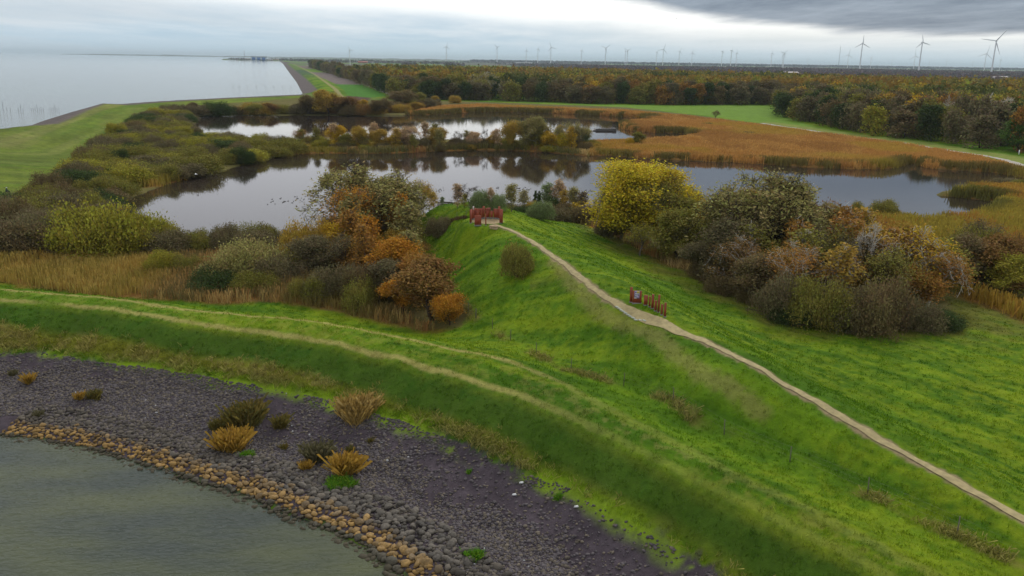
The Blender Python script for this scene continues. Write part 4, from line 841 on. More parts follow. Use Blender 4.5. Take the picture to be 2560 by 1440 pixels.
hand([
 # around the yellow poplar
 (1598,612,412,215,'poplar','yellow',GRYB,'poplar_tree','big yellow poplar beside the pond, the brightest crown','tree'),
 (1555,600,470,110,'poplar','yolive',GRYB,'poplar_tree','greenish poplar half hidden in front of the big yellow one','tree'),
 (1655,622,448,170,'willow','olive',DRK,'willow_tree','olive willow growing against the yellow poplar','tree'),
 (1715,560,470,75,'round','olive',DRK,'willow_tree','small round olive willow on the pond side, right of the poplar','tree'),
 (1715,640,525,115,'birch','gold',DRK,'maple_tree','low golden tree with layered boughs beneath the olive willow','tree'),
 (1600,640,560,130,'birch','yolive',GRYB,'aspen_tree','low yellow green tree with pale stems at the foot of the poplar','tree'),
 (1520,590,545,55,'bush','dull',BRN,'bush','grey bush at the left foot of the yellow poplar','bush'),
 (1790,670,560,110,'round','olive',BRN,'alder_tree','olive alder between the golden low tree and the big grey willow','tree'),
 (1895,690,442,225,'willow','grey',DRK,'willow_tree','big grey green willow with thin top, right of the poplar','tree'),
 (1955,660,470,110,'willow','grey',DRK,'willow_tree','slimmer grey willow standing close behind the big one','tree'),
 (1840,730,590,120,'birch','russet',WHT,'birch_tree','russet birch in front of the big grey willow','tree'),
 (1765,700,610,100,'round','dull',BRN,'alder_tree','brown alder at the meadow edge left of the russet birch','tree'),
 (1890,755,640,110,'round','brown',BRN,'hawthorn_tree','low brown thorn tree at the meadow edge','tree'),
 (1975,765,605,140,'birch','rust',WHT,'birch_tree','rust orange birch with white stem in the middle of the thicket','tree'),
 (2050,740,560,130,'birch','olive',GRYB,'birch_tree','olive birch behind the rust orange one','tree'),
 (2085,770,640,110,'birch','rust',WHT,'birch_tree','smaller rust birch right of the middle of the thicket','tree'),
 (2155,760,548,85,'bare','peach',WHT,'dead_birch','bleached bare birch standing out white above the thicket','tree'),
 (2130,765,610,120,'birch','brown',GRYB,'birch_tree','brown thin birch around the bleached bare one','tree'),
 (2265,765,570,170,'birch','gold',WHT,'birch_tree','gold topped birch, the tallest of the right half of the thicket','tree'),
 (2240,770,600,140,'birch','russet',WHT,'birch_tree','russet birch in front of the gold topped one','tree'),
 (2320,780,625,120,'birch','rust',WHT,'birch_tree','leaning rust birch at the right end of the thicket','tree'),
 (1955,795,690,125,'shrub','dull',BRN,'shrub','dull dark willow shrub at the left front of the thicket','shrub'),
 (2040,812,700,150,'shrub','olive',BRN,'shrub','olive willow shrub at the front edge of the thicket','shrub'),
 (2110,820,715,120,'shrub','dull',BRN,'shrub','dull grey shrub squeezed between the olive and the brown one','shrub'),
 (2195,828,708,170,'shrub','brown',BRN,'shrub','large brown shrub bulging furthest into the meadow','shrub'),
 (2280,822,745,120,'shrub','dull',BRN,'shrub','grey brown shrub right of the large brown one','shrub'),
 (2345,822,775,90,'bush','dgreen',BRN,'bush','low dark green bush at the right tip of the thicket','bush'),
 (2405,720,592,110,'round','brown',BRN,'alder_tree','brown alder behind the right tip of the thicket','tree'),
 (2485,730,598,150,'round','russet',BRN,'alder_tree','wide russet alder at the right edge beyond the meadow','tree'),
 (2520,745,640,120,'round','yolive',BRN,'alder_tree','yellow green tree in front of the wide russet alder','tree'),
 (2440,720,640,100,'round','dgreen',BRN,'holly_tree','dark green tree under the wide russet alder','tree'),
 (2590,740,620,120,'round','brown',BRN,'alder_tree','brown tree cut by the right edge of the photo','tree'),
 # on the mound and behind the steel ring
 (1293,692,615,78,'bush','olive',BRN,'hawthorn_bush','lone olive brown thorn bush on the grass of the mound','bush'),
 (1095,590,545,60,'bush','dull',BRN,'bush','small dull bush low on the far flank of the mound','bush'),
 (1198,527,478,46,'bush','sage',GRYB,'pollard_willow','larger round green pollard willow behind the ring','tree'),
 (1247,529,487,36,'bush','sage',GRYB,'pollard_willow','smaller round green pollard willow behind the ring','tree'),
 (1178,524,458,95,'bare','dull',BRN,'dead_tree','dark bare tree with spreading boughs behind the ring','tree'),
 (1143,520,460,26,'sapling','peach',GRYB,'sapling','pale thin sapling left of the ring','tree'),
 (1160,520,484,24,'sapling','yolive',GRYB,'sapling','short yellowish sapling next to the pale thin one','tree'),
 (1105,516,492,14,'sapling','sage',GRYB,'sapling','tiny green sapling by the slatted fence','tree'),
 (1224,526,470,24,'sapling','peach',GRYB,'sapling','pale see-through sapling between the two pollard willows','tree'),
 (1279,530,460,34,'sapling','grey',GRYB,'sapling','grey sapling, first in the row right of the ring','tree'),
 (1312,532,476,32,'sapling','grey',GRYB,'sapling','shorter grey sapling, second in the row right of the ring','tree'),
 (1345,535,478,20,'conif','dgreen',BRN,'spruce_tree','small dark spruce in the row of saplings','tree'),
 (1366,535,458,36,'sapling','sage',GRYB,'sapling','tall sage green sapling right of the dark spruce','tree'),
 (1392,537,450,40,'sapling','peach',GRYB,'sapling','tall orange sapling, highest of the row right of the ring','tree'),
 (1330,540,505,34,'bush','gold',BRN,'bush','small yellow bush under the grey saplings','bush'),
 (1380,545,495,44,'bush','dgreen',BRN,'bush','dark green bush below the tall orange sapling','bush'),
 (1412,542,476,32,'sapling','ochre',GRYB,'sapling','ochre sapling right of the tall orange one','tree'),
 (1434,543,468,32,'sapling','grey',GRYB,'sapling','pale grey sapling near the right end of the row','tree'),
 (1458,546,480,34,'sapling','brown',GRYB,'sapling','brown sapling closing the row at the right','tree'),
 (1440,550,510,38,'bush','gold',BRN,'bush','yellow bush at the foot of the last saplings','bush'),
 (1350,548,505,60,'bush','sage',BRN,'bush','greyish green bush at the foot of the dark spruce','bush'),
 (1470,560,520,50,'bush','brown',BRN,'bush','brown bramble bush at the right end of the row','bush'),
 # left of the mound
 (925,620,424,215,'willow','grey',DRK,'willow_tree','big spreading grey willow on the near shore, left of the mound','tree'),
 (985,610,450,120,'willow','grey',DRK,'willow_tree','right half-crown of grey willow leaning to the mound','tree'),
 (880,640,470,120,'birch','orange',GRYB,'maple_tree','orange tree in front of the big grey willow','tree'),
 (855,668,560,95,'round','gold',BRN,'maple_tree','golden low tree under the orange one','tree'),
 (905,690,600,95,'round','rust',BRN,'hazel_tree','rust coloured low tree right of the golden one','tree'),
 (835,640,540,60,'birch','russet',GRYB,'birch_tree','thin russet birch at the pond corner','tree'),
 (1042,545,455,88,'birch','ochre',BRN,'oak_tree','ochre oak on the shore left of the grassy hump','tree'),
 (1085,520,481,30,'sapling','ochre',BRN,'sapling','tiny ochre sapling left of the slatted fence','tree'),
 (1015,590,520,80,'round','brown',BRN,'alder_tree','brown alder between the grey willow and the hump','tree'),
 (990,718,598,125,'round','orange',BRN,'hornbeam_tree','tall orange and gold tree at the corner of the mound','tree'),
 (955,700,625,75,'round','yolive',BRN,'hornbeam_tree','yellow green tree left of the tall orange one','tree'),
 (1045,750,640,110,'round','rust',BRN,'hornbeam_tree','rust tree behind the big russet beech','tree'),
 (1085,800,655,185,'round','russet',BRN,'beech_tree','big round russet beech at the foot of the mound','tree'),
 (1125,812,735,80,'round','orange',BRN,'beech_tree','low orange foliage at the right foot of the russet beech','tree'),
 (1010,780,700,90,'round','orange',BRN,'beech_tree','low orange tree at the left foot of the russet beech','tree'),
 (768,612,566,38,'sapling','orange',BRN,'sapling','small red orange sapling on the pond shore','tree'),
 (740,622,580,55,'bush','yolive',BRN,'bush','yellow green bush beside the red orange sapling','bush'),
 (845,740,665,140,'shrub','dull',BRN,'shrub','dull brown shrub under the golden low tree','shrub'),
 (905,745,665,120,'shrub','brown',BRN,'shrub','brown shrub left of the tall orange tree','shrub'),
 (900,770,700,110,'shrub','olive',BRN,'shrub','olive shrub in front, just left of the russet beech','shrub'),
 (740,672,622,62,'shrub','yolive',BRN,'shrub','small yellow olive shrub standing in rust reeds','shrub'),
 (690,700,640,110,'shrub','dull',BRN,'shrub','grey brown shrub behind the dark green one in the reeds','shrub'),
 (610,690,608,190,'shrub','grey',BRN,'shrub','broad grey olive shrub in the middle of the tan reeds','shrub'),
 (540,722,672,120,'shrub','dgreen',BRN,'shrub','dark green low shrub before the broad grey one','shrub'),
 (640,725,680,110,'shrub','olive',BRN,'shrub','olive low shrub right of the dark green one','shrub'),
 (410,675,628,80,'shrub','yolive',BRN,'shrub','small yellowish shrub standing alone in the tan reeds','shrub'),
 (465,680,640,70,'shrub','olive',BRN,'shrub','small olive shrub between the lone one and the broad grey one','shrub'),
 (780,745,690,90,'shrub','olive',BRN,'shrub','olive shrub above the brown reed tongue','shrub'),
 # left cluster
 (270,630,512,215,'shrub','yolive',BRN,'alder_tree','largest yellow olive alder bush at the left end of the pond','tree'),
 (350,632,548,130,'shrub','yolive',BRN,'alder_tree','yellow olive alder bush reaching over the near shore','tree'),
 (180,620,530,140,'shrub','olive',BRN,'alder_tree','olive alder bush left of the largest one','tree'),
 (60,630,545,170,'shrub','dull',BRN,'shrub','dark grey willow shrub at the left edge above the reeds','shrub'),
 (130,600,525,120,'shrub','dull',BRN,'shrub','dull shrub behind the dark grey one','shrub'),
 (20,590,500,110,'shrub','brown',BRN,'shrub','brown shrub cut by the left edge of the photo','shrub'),
 (430,628,580,110,'shrub','olive',BRN,'shrub','olive shrub at the start of the low shore hedge','shrub'),
 (500,628,580,100,'shrub','olive',BRN,'shrub','olive shrub, second of the low shore hedge','shrub'),
 (560,626,566,100,'shrub','dull',BRN,'shrub','taller dull shrub in the middle of the low shore hedge','shrub'),
 (625,624,560,110,'shrub','olive',BRN,'shrub','tallest olive shrub of the low shore hedge','shrub'),
 (675,620,572,80,'shrub','dull',BRN,'shrub','dull shrub closing the low shore hedge','shrub'),
 (715,640,588,20,'sapling','green',BRN,'sapling','thin green sapling right of the low shore hedge','tree'),
 # the wooded spit between the ponds
 (752,368,322,56,'birch','rust',BRN,'maple_tree','rust coloured thin tree at the left end of the spit','tree'),
 (842,372,316,48,'round','gold',BRN,'alder_tree','golden tree, leftmost of the yellow ones on the spit','tree'),
 (868,374,335,60,'round','olive',BRN,'alder_tree','olive tree right of the leftmost golden one','tree'),
 (905,374,318,44,'round','ochre',BRN,'alder_tree','ochre tree on the left part of the spit','tree'),
 (945,374,325,50,'round','ochre',BRN,'alder_tree','ochre tree next to the golden shrub on the spit','tree'),
 (980,373,340,50,'round','gold',BRN,'alder_tree','low golden tree before the pale birch on the spit','tree'),
 (1012,371,316,70,'willow','peach',GRYB,'birch_tree','pale pinkish thin birch on the spit','tree'),
 (1052,372,345,50,'bush','dull',BRN,'shrub','dull shrub between pale birch and round maple on the spit','shrub'),
 (1097,371,320,44,'round','ochre',BRN,'maple_tree','round dense ochre maple alone on the spit','tree'),
 (1146,369,326,52,'bare','dull',GRYB,'bare_tree','grey bare round tree right of the dense ochre maple','tree'),
 (1184,369,330,44,'round','peach',GRYB,'birch_tree','peach coloured small birch on the spit','tree'),
 (1210,369,318,30,'bare','dull',BRN,'bare_tree','thin bare tree right of the peach coloured birch','tree'),
 (1233,369,338,40,'round','gold',BRN,'alder_tree','small golden tree beside the thin bare one','tree'),
 (1276,371,304,56,'round','ochre',GRYB,'aspen_tree','tall pale aspen, first of the tall group on the spit','tree'),
 (1312,372,300,52,'round','grey',WHT,'aspen_tree','tall grey aspen, second of the tall group on the spit','tree'),
 (1340,373,294,60,'round','grey',WHT,'aspen_tree','tallest pale stemmed aspen of the spit','tree'),
 (1375,376,330,56,'round','gold',BRN,'alder_tree','bright gold low tree under the tall aspens','tree'),
 (1408,376,334,60,'round','yellow',BRN,'alder_tree','bright yellow low tree near the right end of the spit','tree'),
 (1430,374,306,66,'willow','grey',GRYB,'aspen_tree','greyish half bare aspen right of the tall group','tree'),
 (1464,374,332,34,'sapling','sage',GRYB,'willow_tree','grey green willow closing the row of the spit','tree'),
 (1592,364,330,36,'round','olive',BRN,'alder_tree','small olive tree alone in the reeds beyond the spit','tree'),
 (1573,366,345,22,'bush','gold',BRN,'bush','small yellow bush left of the lone olive tree','bush'),
 # singles in the reed beds
 (1789,298,276,28,'birch','brown',BRN,'alder_tree','small brown tree alone at the meadow edge of the reeds','tree'),
 (1767,317,308,40,'bush','green',BRN,'bush','low dark green bush in the orange reeds','bush'),
 (1869,340,329,26,'bush','dull',BRN,'bush','round grey bush in the orange reeds','bush'),
 (2140,546,505,48,'shrub','olive',BRN,'shrub','olive shrub on the shore, left of the two right-hand ones','shrub'),
 (2208,545,502,60,'shrub','olive',BRN,'shrub','longer olive shrub on the shore, right of the two','shrub'),
 (2075,545,512,46,'bush','yolive',BRN,'bush','low yellow green bush on the shore','bush'),
 (2510,462,446,50,'bush','dull',BRN,'bush','grey leaning bush at the narrow right end of the pond','bush'),
 (2550,470,450,46,'bush','olive',BRN,'bush','olive bush at the right edge by the pond end','bush'),
 # upper bank
 (820,286,226,125,'round','ochre',BRN,'oak_tree','tallest ochre tree on the far bank, by the end of the dike','tree'),
 (775,286,240,80,'round','brown',BRN,'oak_tree','brown tree left of the tallest ochre one on the far bank','tree'),
 (870,286,243,80,'round','russet',BRN,'oak_tree','russet tree right of the tallest ochre one on the far bank','tree'),
 (905,282,250,70,'round','gold',BRN,'oak_tree','golden tree on the far bank','tree'),
 (950,286,248,80,'round','brown',BRN,'oak_tree','brown tree in the middle of the far bank','tree'),
 (1005,272,226,70,'round','brown',BRN,'oak_tree','tall brown tree on the far bank near the fields','tree'),
 (1050,268,232,60,'round','olive',BRN,'oak_tree','olive tree near the right end of the far bank','tree'),
 (1085,262,240,40,'round','ochre',BRN,'oak_tree','ochre tree at the right end of the far bank','tree'),
 (1095,266,248,36,'round','dull',BRN,'oak_tree','dull round tree closing the far bank','tree'),
 (640,285,258,80,'shrub','ochre',BRN,'shrub','ochre shrub on the left part of the far bank','shrub'),
 (545,290,255,70,'shrub','dgreen',BRN,'shrub','dark shrub on the left part of the far bank','shrub'),
 (490,288,262,80,'shrub','dull',BRN,'shrub','dull shrub at the left start of the far bank','shrub'),
])
def scatter(poly, z, n, kinds, cols, hr, wr, name, cat, group, labels, mind, bark=BRN, avoid_water=.5, polyw=None):
    pl = P(poly, z) if polyw is None else polyw; c = sample_poly(pl, n*14); sel = []
    for q in c:
        if len(sel) >= n: break
        if all((q[0]-s[0])**2+(q[1]-s[1])**2 > mind**2 for s in sel): sel.append(q)
    sel = np.array(sel); ctx = {}; zz = height(sel[:,0], sel[:,1], ctx); v, px, py = vis_np(sel[:,0], sel[:,1], zz, 60)
    for (x, y), h0, w_, ok in zip(sel, zz, ctx['spd'], v):
        if w_ > -avoid_water or not ok: continue
        cn = cols[rng.integers(0, len(cols))]; k = kinds[rng.integers(0, len(kinds))]; H = rng.uniform(*hr); lab = labels[cn] if isinstance(labels, dict) else labels
        plant(x, y, max(h0, .05), k, H, rng.uniform(*wr)*(1 if k != 'sapling' else .6), PAL[cn], bark, name, lab, cat, group+': '+lab.split(',')[0] if isinstance(labels, dict) else group)
def lab(fmt): return {c: fmt % n for c, n in dict(yellow='yellow', gold='golden', orange='orange', rust='rust coloured', russet='russet', olive='olive', yolive='yellowish olive', green='green', dgreen='dark green', grey='grey', brown='brown', peach='pale peach', dull='dull grey brown', sage='sage green', ochre='ochre', lime='lime green').items()}
scatter([(60,500),(130,482),(185,432),(245,382),(265,345),(335,320),(385,292),(430,280),(470,298),(455,330),(500,344),(600,352),(700,361),(740,366),(720,384),(620,400),(560,418),(480,432),(415,452),(370,466),(300,500),(282,518),(300,560),(180,560),(60,560),(0,560),(0,520)], 1.1, 165,
        ['shrub','shrub','shrub','bush'], ['olive','olive','yolive','dull','brown','dull','olive','dgreen','olive','dull'], (2.4,4.6), (6.5,12.5), 'shrub', 'shrub', 'scrub on the left bank', lab('%s dome of willow scrub on the bank left of the ponds'), 4.2)
scatter([(430,285),(600,281),(760,279),(900,276),(1080,266),(1100,270),(1000,282),(950,288),(700,285),(500,288)], 1.0, 46, ['shrub','round','bush'], ['olive','brown','ochre','dull','olive','russet'], (3,6), (8,13), 'shrub', 'shrub', 'scrub on the far bank', lab('%s shrub among the scrub on the far pond bank'), 7)
scatter([(740,372),(1480,377),(1478,364),(740,360)], .8, 60, ['bush','shrub'], ['dull','olive','brown','yolive','ochre'], (1.4,3.2), (5,8), 'shrub', 'shrub', 'undergrowth of the spit', lab('low %s shrub in the undergrowth of the wooded spit'), 3.4)
scatter([(1690,650),(1780,600),(1850,560),(1960,560),(2100,600),(2230,640),(2330,690),(2360,760),(2330,800),(2200,800),(2100,795),(2000,785),(1900,740),(1800,700)], 1.5, 42, ['round','birch','round','shrub'], ['rust','brown','olive','russet','dull','ochre','olive'], (5,9), (5.5,8.5), 'thicket_tree', 'tree', 'trees inside the right-hand thicket', lab('%s tree inside the thicket right of the meadow'), 3.6)
scatter([(2330,690),(2560,740),(2700,760),(2700,690),(2450,660)], 1.5, 14, ['round','shrub','birch'], ['brown','russet','olive','dull'], (4.5,8), (5.5,8), 'thicket_tree', 'tree', 'trees at the right edge', lab('%s tree among those beyond the right end of the meadow'), 4)
scatter([(800,600),(1000,600),(1030,640),(1080,720),(1000,740),(900,730),(800,700),(760,690),(760,650)], 1.2, 28, ['round','shrub','bush','birch'], ['rust','brown','olive','dull','ochre','olive','gold'], (3.4,6.2), (5,8), 'thicket_tree', 'tree', 'thicket left of the mound', lab('%s tree or shrub in the thicket left of the mound'), 3.2)
scatter([(0,600),(60,540),(240,520),(330,560),(400,615),(700,612),(700,628),(400,640),(100,640),(0,640)], 1.0, 18, ['shrub','bush'], ['olive','dull','yolive','brown'], (3,5.0), (6,10), 'shrub', 'shrub', 'scrub at the near left shore', lab('%s willow shrub along the near left shore'), 4)
scatter([(1260,538),(1460,552),(1460,540),(1260,528)], 1.5, 20, ['bush'], ['dull','brown','dgreen'], (1.8,3.), (4,6), 'hedge_bush', 'bush', 'dark hedge behind the ring', lab('%s low bush in the dark hedge behind the mound'), 2.6)
scatter([(1740,700),(1890,765),(2000,815),(1990,795),(1890,740),(1760,690)], 1.5, 12, ['bush'], ['dull','brown','dgreen'], (1.4,2.4), (3,5), 'bramble_bush', 'bush', 'brambles at the thicket foot', lab('%s bramble bush at the left foot of the right-hand thicket'), 3)

scatter([(1760,650),(1850,600),(1960,600),(2100,640),(2300,720),(2330,780),(2150,790),(2000,775),(1850,720)], 1.5, 17, ['sapling'], ['rust','olive','ochre','brown','grey','rust'], (8,11), (6.5,9), 'birch_tree', 'tree', 'upright trees in the right-hand thicket', lab('slender upright %s tree rising out of the right-hand thicket'), 4, WHT)
scatter([(820,640),(1000,600),(1030,640),(1060,720),(950,720),(850,690)], 1.2, 8, ['sapling'], ['rust','ochre','grey','orange'], (6.5,9.5), (5.5,8), 'birch_tree', 'tree', 'upright trees left of the mound', lab('slender upright %s tree in the thicket left of the mound'), 4, GRYB)
scatter([(745,372),(1470,376),(1470,362),(745,360)], .8, 22, ['sapling'], ['grey','peach','ochre','gold','olive'], (5,8.5), (5,8), 'birch_tree', 'tree', 'upright trees on the spit', lab('slender see-through %s tree on the wooded spit between the ponds'), 5, GRYB)
# ------------------------------------------------------------------ the wood beyond the reed beds
def hz(px): return 149+.0155*(px-1280)
def at_dist(px, D, z=1.0):
    """the plan position D metres ahead under photo column px (near the horizon)"""
    a, b, c = ray(px, hz(px)); return (a/b*D, D, z)
woodpx = [(1012,246),(1060,251),(1120,250),(1300,254),(1500,260),(1700,263),(1948,262),(1950,290),(2040,313),(2160,336),(2290,350),(2420,366),(2560,388),(2760,415)]
WOOD = np.vstack([P(woodpx, 1.0), [(420,420),(560,700),(560,900),(430,1000),(300,1180),(120,1330),(-60,1420),(-210,1420),(-235,1250)], P([(905,203),(950,222)], 1.0)])
WCOL_ = ['rust','ochre','brown','olive','dgreen','brown','dull','russet','olive','yolive']
def wood_colour(x, y, d_in):
    """autumn colours drift in patches; the front rank is darker and browner"""
    k = fbm(np.array([x*.012]), np.array([y*.008]), 91, 3)[0]; r_ = rng.random()
    if d_in < 24 and r_ < .88: return ['dull','brown','dgreen','olive','dull'][rng.integers(0,5)]
    if r_ < .04: return 'gold'
    if r_ < .06: return 'lime'
    if r_ < .10: return 'grey'
    j = int(np.clip((k-.32)/.36*9+rng.normal(0,1.6), 0, 9)); return ['dgreen','olive','olive','dull','yolive','brown','rust','ochre','olive','rust'][j]
def build_wood():
    n = 5200; c = sample_poly(WOOD, n*3); g = {}; sel = []
    for q in c:
        k = (int(q[0]//7.), int(q[1]//7.)); 
        if any((q[0]-s[0])**2+(q[1]-s[1])**2 < 6.2**2 for a in (-1,0,1) for b in (-1,0,1) for s in g.get((k[0]+a,k[1]+b), ())): continue
        g.setdefault(k, []).append(q); sel.append(q)
        if len(sel) >= n: break
    sel = np.array(sel); d_in = sdp(sel[:,0], sel[:,1], WOOD)
    v, px, py = vis_np(sel[:,0], sel[:,1], np.full(len(sel), 8.), 40); sel, d_in = sel[v], d_in[v]
    dist = np.hypot(sel[:,0], sel[:,1]); score = dist+d_in*3.2; order = np.argsort(score)[:285]
    ind = np.zeros(len(sel), bool); ind[order] = True
    L_ = lab('%s tree in the front ranks of the wood beyond reeds and meadow')
    for (x, y), d in zip(sel[ind], d_in[ind]):
        cn = wood_colour(x, y, d); H = rng.uniform(13.5,18)*(.8+.2*min(d/20,1)); 
        plant(x, y, 1.0, 'wood', H, rng.uniform(9.5,13), np.array(PAL[cn])*.9, DRK if rng.random() < .8 else GRYB, 'wood_tree', L_[cn], 'tree', 'wood front trees: '+cn)
    fs = proto('wood'); V, T = [], []
    for (x, y), d in zip(sel[~ind], d_in[~ind]):
        cr_ = fs[rng.integers(0,len(fs))]; me = cr_[0]
        key = me.name
        if key not in CO: co = np.empty(len(me.vertices)*3, np.float32); me.vertices.foreach_get('co', co); CO[key] = co.reshape(-1,4,3)
        q = CO[key]; m = 110 if y < 1000 else 70; s = q[rng.integers(0,len(q),m)]; ctr = s.mean(1, keepdims=True); s = ctr+(s-ctr)*(2.6 if y < 1000 else 3.6)
        H = rng.uniform(14,19.5); W_ = rng.uniform(9.5,14); a = rng.uniform(0,6.28); sc = W_/2/cr_[3]
        s = s*[sc, sc, H/cr_[2]]; s = np.stack([s[...,0]*math.cos(a)-s[...,1]*math.sin(a), s[...,0]*math.sin(a)+s[...,1]*math.cos(a), s[...,2]], -1)+[x,y,1.0]
        V.append(s.reshape(-1,3)); T.append(np.repeat((.68*np.array(PAL[wood_colour(x,y,99)])+.32*np.array(PAL['olive']))[None]*.85*rng.uniform(.85,1.15,(m,1))*rng.uniform(.75,1.2), 4, 0))
    V, T = np.vstack(V), np.vstack(T); o = obj('forest', mesh_np('forest', V, np.arange(len(V)).reshape(-1,4), M_STUFF, {'tint': T})); tag(o, 'autumn forest stretching back behind its front ranks', 'forest', kind='stuff')
CO = {}
build_wood()
def far_trees(name, pts, H, W_, col, m, size, label, jit=.25):
    """distant trees as loose clusters of leaf clumps, one mesh"""
    n = len(pts); N = n*m; p_ = np.repeat(pts, m, 0); hh = np.repeat(rng.uniform(H*(1-jit), H*(1+jit), n), m); ww = np.repeat(rng.uniform(W_*.7, W_*1.2, n), m)
    u = rng.random(N)**.6; th = rng.uniform(0,6.283,N); rad = ww/2*np.sqrt(rng.random(N))*np.sin(np.clip(u,.12,.98)*math.pi)**.5
    ctr = np.stack([p_[:,0]+rad*np.cos(th), p_[:,1]+rad*np.sin(th), 1+u*hh*.95],1)
    a = rng.normal(0,1,(N,3)); a /= np.linalg.norm(a,axis=1)[:,None]; b = np.cross(a, rng.normal(0,1,(N,3))); b /= np.linalg.norm(b,axis=1)[:,None]
    s = size*rng.uniform(.5,1.2,(N,1))/2; v = np.stack([ctr-a*s, ctr+b*s, ctr+a*s, ctr-b*s],1); v[...,2] = np.maximum(v[...,2], .5)
    t = np.repeat(np.array(col)[rng.integers(0,len(col),n)], m, 0)*rng.uniform(.65,1.3,(N,1))
    o = obj(name, mesh_np(name, v.reshape(-1,3), np.arange(N*4).reshape(N,4), M_STUFF, {'tint': np.repeat(t,4,0)})); tag(o, label, 'forest', kind='stuff')
def cone(px0, px1, y0, y1, n, pw=1.0):
    u, w = rng.random(n), rng.random(n)**pw; y = y0+(y1-y0)*w; a0, a1 = ray(px0, hz(px0)), ray(px1, hz(px1)); k = a0[0]/a0[1]*(1-u)+a1[0]/a1[1]*u; return np.stack([k*y, y],1)
PLUM = [(.15,.125,.145),(.13,.12,.14),(.17,.13,.12),(.11,.12,.11)]
q = np.vstack([cone(1440, 2640, 1500, 3600, 15000, .8), cone(1750, 2640, 1120, 1550, 3500)]); q = q[sdp(q[:,0], q[:,1], WOOD, 50.) < -25]
far_trees('forest', q, 13, 17, PLUM, 14, 5.5, 'dark leafless forest below the wind turbines')
rows = []
for px0, px1, D, w_, n in ((815,1135,4600,120,330),(1280,1445,3900,200,260),(1000,1045,2900,30,30),(1110,1160,3300,50,40),(1395,1450,3300,100,80),(700,850,5200,200,160),(905,930,4700,60,24),(570,610,5500,60,30),(655,700,5600,60,22),(700,960,7500,200,110),(1150,1500,7000,300,380),(1000,1250,6000,60,60),(1240,1290,5200,60,40)):
    rows.append(cone(px0, px1, D-w_, D+w_, n))
far_trees('distant_trees', np.vstack(rows), 13, 15, PLUM+[(.05,.07,.035)], 14, 5.0, 'distant tree rows and farm groves on the flat fields')
far_trees('horizon_trees', cone(1180, 2640, 8000, 15000, 2600), 16, 60, [(.07,.075,.08)], 8, 22, 'hazy tree line along the horizon')
# the avenue beside the field road
av = P([(1000,247),(975,236),(935,220),(880,200),(830,184),(800,175),(770,166),(745,160),(725,156)], 1.0); av = resample(av, 26.0)
for k, (x, y) in enumerate(av[:70]):
    for side in ((0,) if k % 2 else (0, 1)):
        cn = ['dull','dgreen','brown','dull','olive'][rng.integers(0,5)]
        plant(x+side*rng.uniform(8,20)+rng.uniform(-2,2), y+rng.uniform(-5,5), 1.0, 'wood', rng.uniform(11,17)*(1.25 if y > 1500 else 1), rng.uniform(11,16)*(1.2 if y > 1500 else 1), PAL[cn], DRK, 'avenue_tree', {'dull':'dull dark','dgreen':'dark green','brown':'brown','olive':'olive'}[cn]+' tree of the avenue along the field road', 'tree', 'avenue trees: '+cn)
hand([(1225,246,186,85,'willow','grey',WHT,'poplar_grove_tree','tall pale bare-topped poplar rising over the front of the wood','tree'),
 (1205,246,196,60,'birch','grey',WHT,'poplar_grove_tree','pale poplar left of the tall bare-topped one in the wood','tree'),
 (2480,352,232,110,'bare','peach',WHT,'bare_poplar','pale bare poplar spreading above the wood at the far right','tree'),
 (2370,340,238,80,'bare','grey',WHT,'bare_poplar','smaller pale bare poplar in the wood left of the large one','tree'),
 (2545,380,300,80,'round','green',BRN,'ash_tree','round green tree at the right edge before the wood','tree'),
 (1140,258,240,26,'bush','ochre',BRN,'bush','small ochre bush at the left end of the far meadow','bush')])
# ------------------------------------------------------------------ far shore across the water
def build_far_shore():
    xs = np.linspace(0, 1, 260); a0, a1 = ray(150, hz(150)), ray(1180, hz(1180)); V = []
    for i, u in enumerate(xs):
        D = 15500-2500*u; x = (a0[0]/a0[1]*(1-u)+a1[0]/a1[1]*u)*D; h = 6+16*vnoise(np.array([u*90.]), np.array([0.]), 3)[0]*sstep(0,.1,u)+3*rng.random()
        for dy, z in ((0,-2),(40,h*.8),(160,h),(900,h*.9),(1500,-2)): V.append((x, D+dy, z))
    n = len(xs); F = [(i*5+k, (i+1)*5+k, (i+1)*5+k+1, i*5+k+1) for i in range(n-1) for k in range(4)]
    o = obj('far_shore', mesh_np('far_shore', np.array(V), np.array(F), simple('far_land', (.07,.09,.07), .9, 0, .2, .002))); tag(o, 'low wooded shore across the water', 'shore', kind='structure')
build_far_shore()
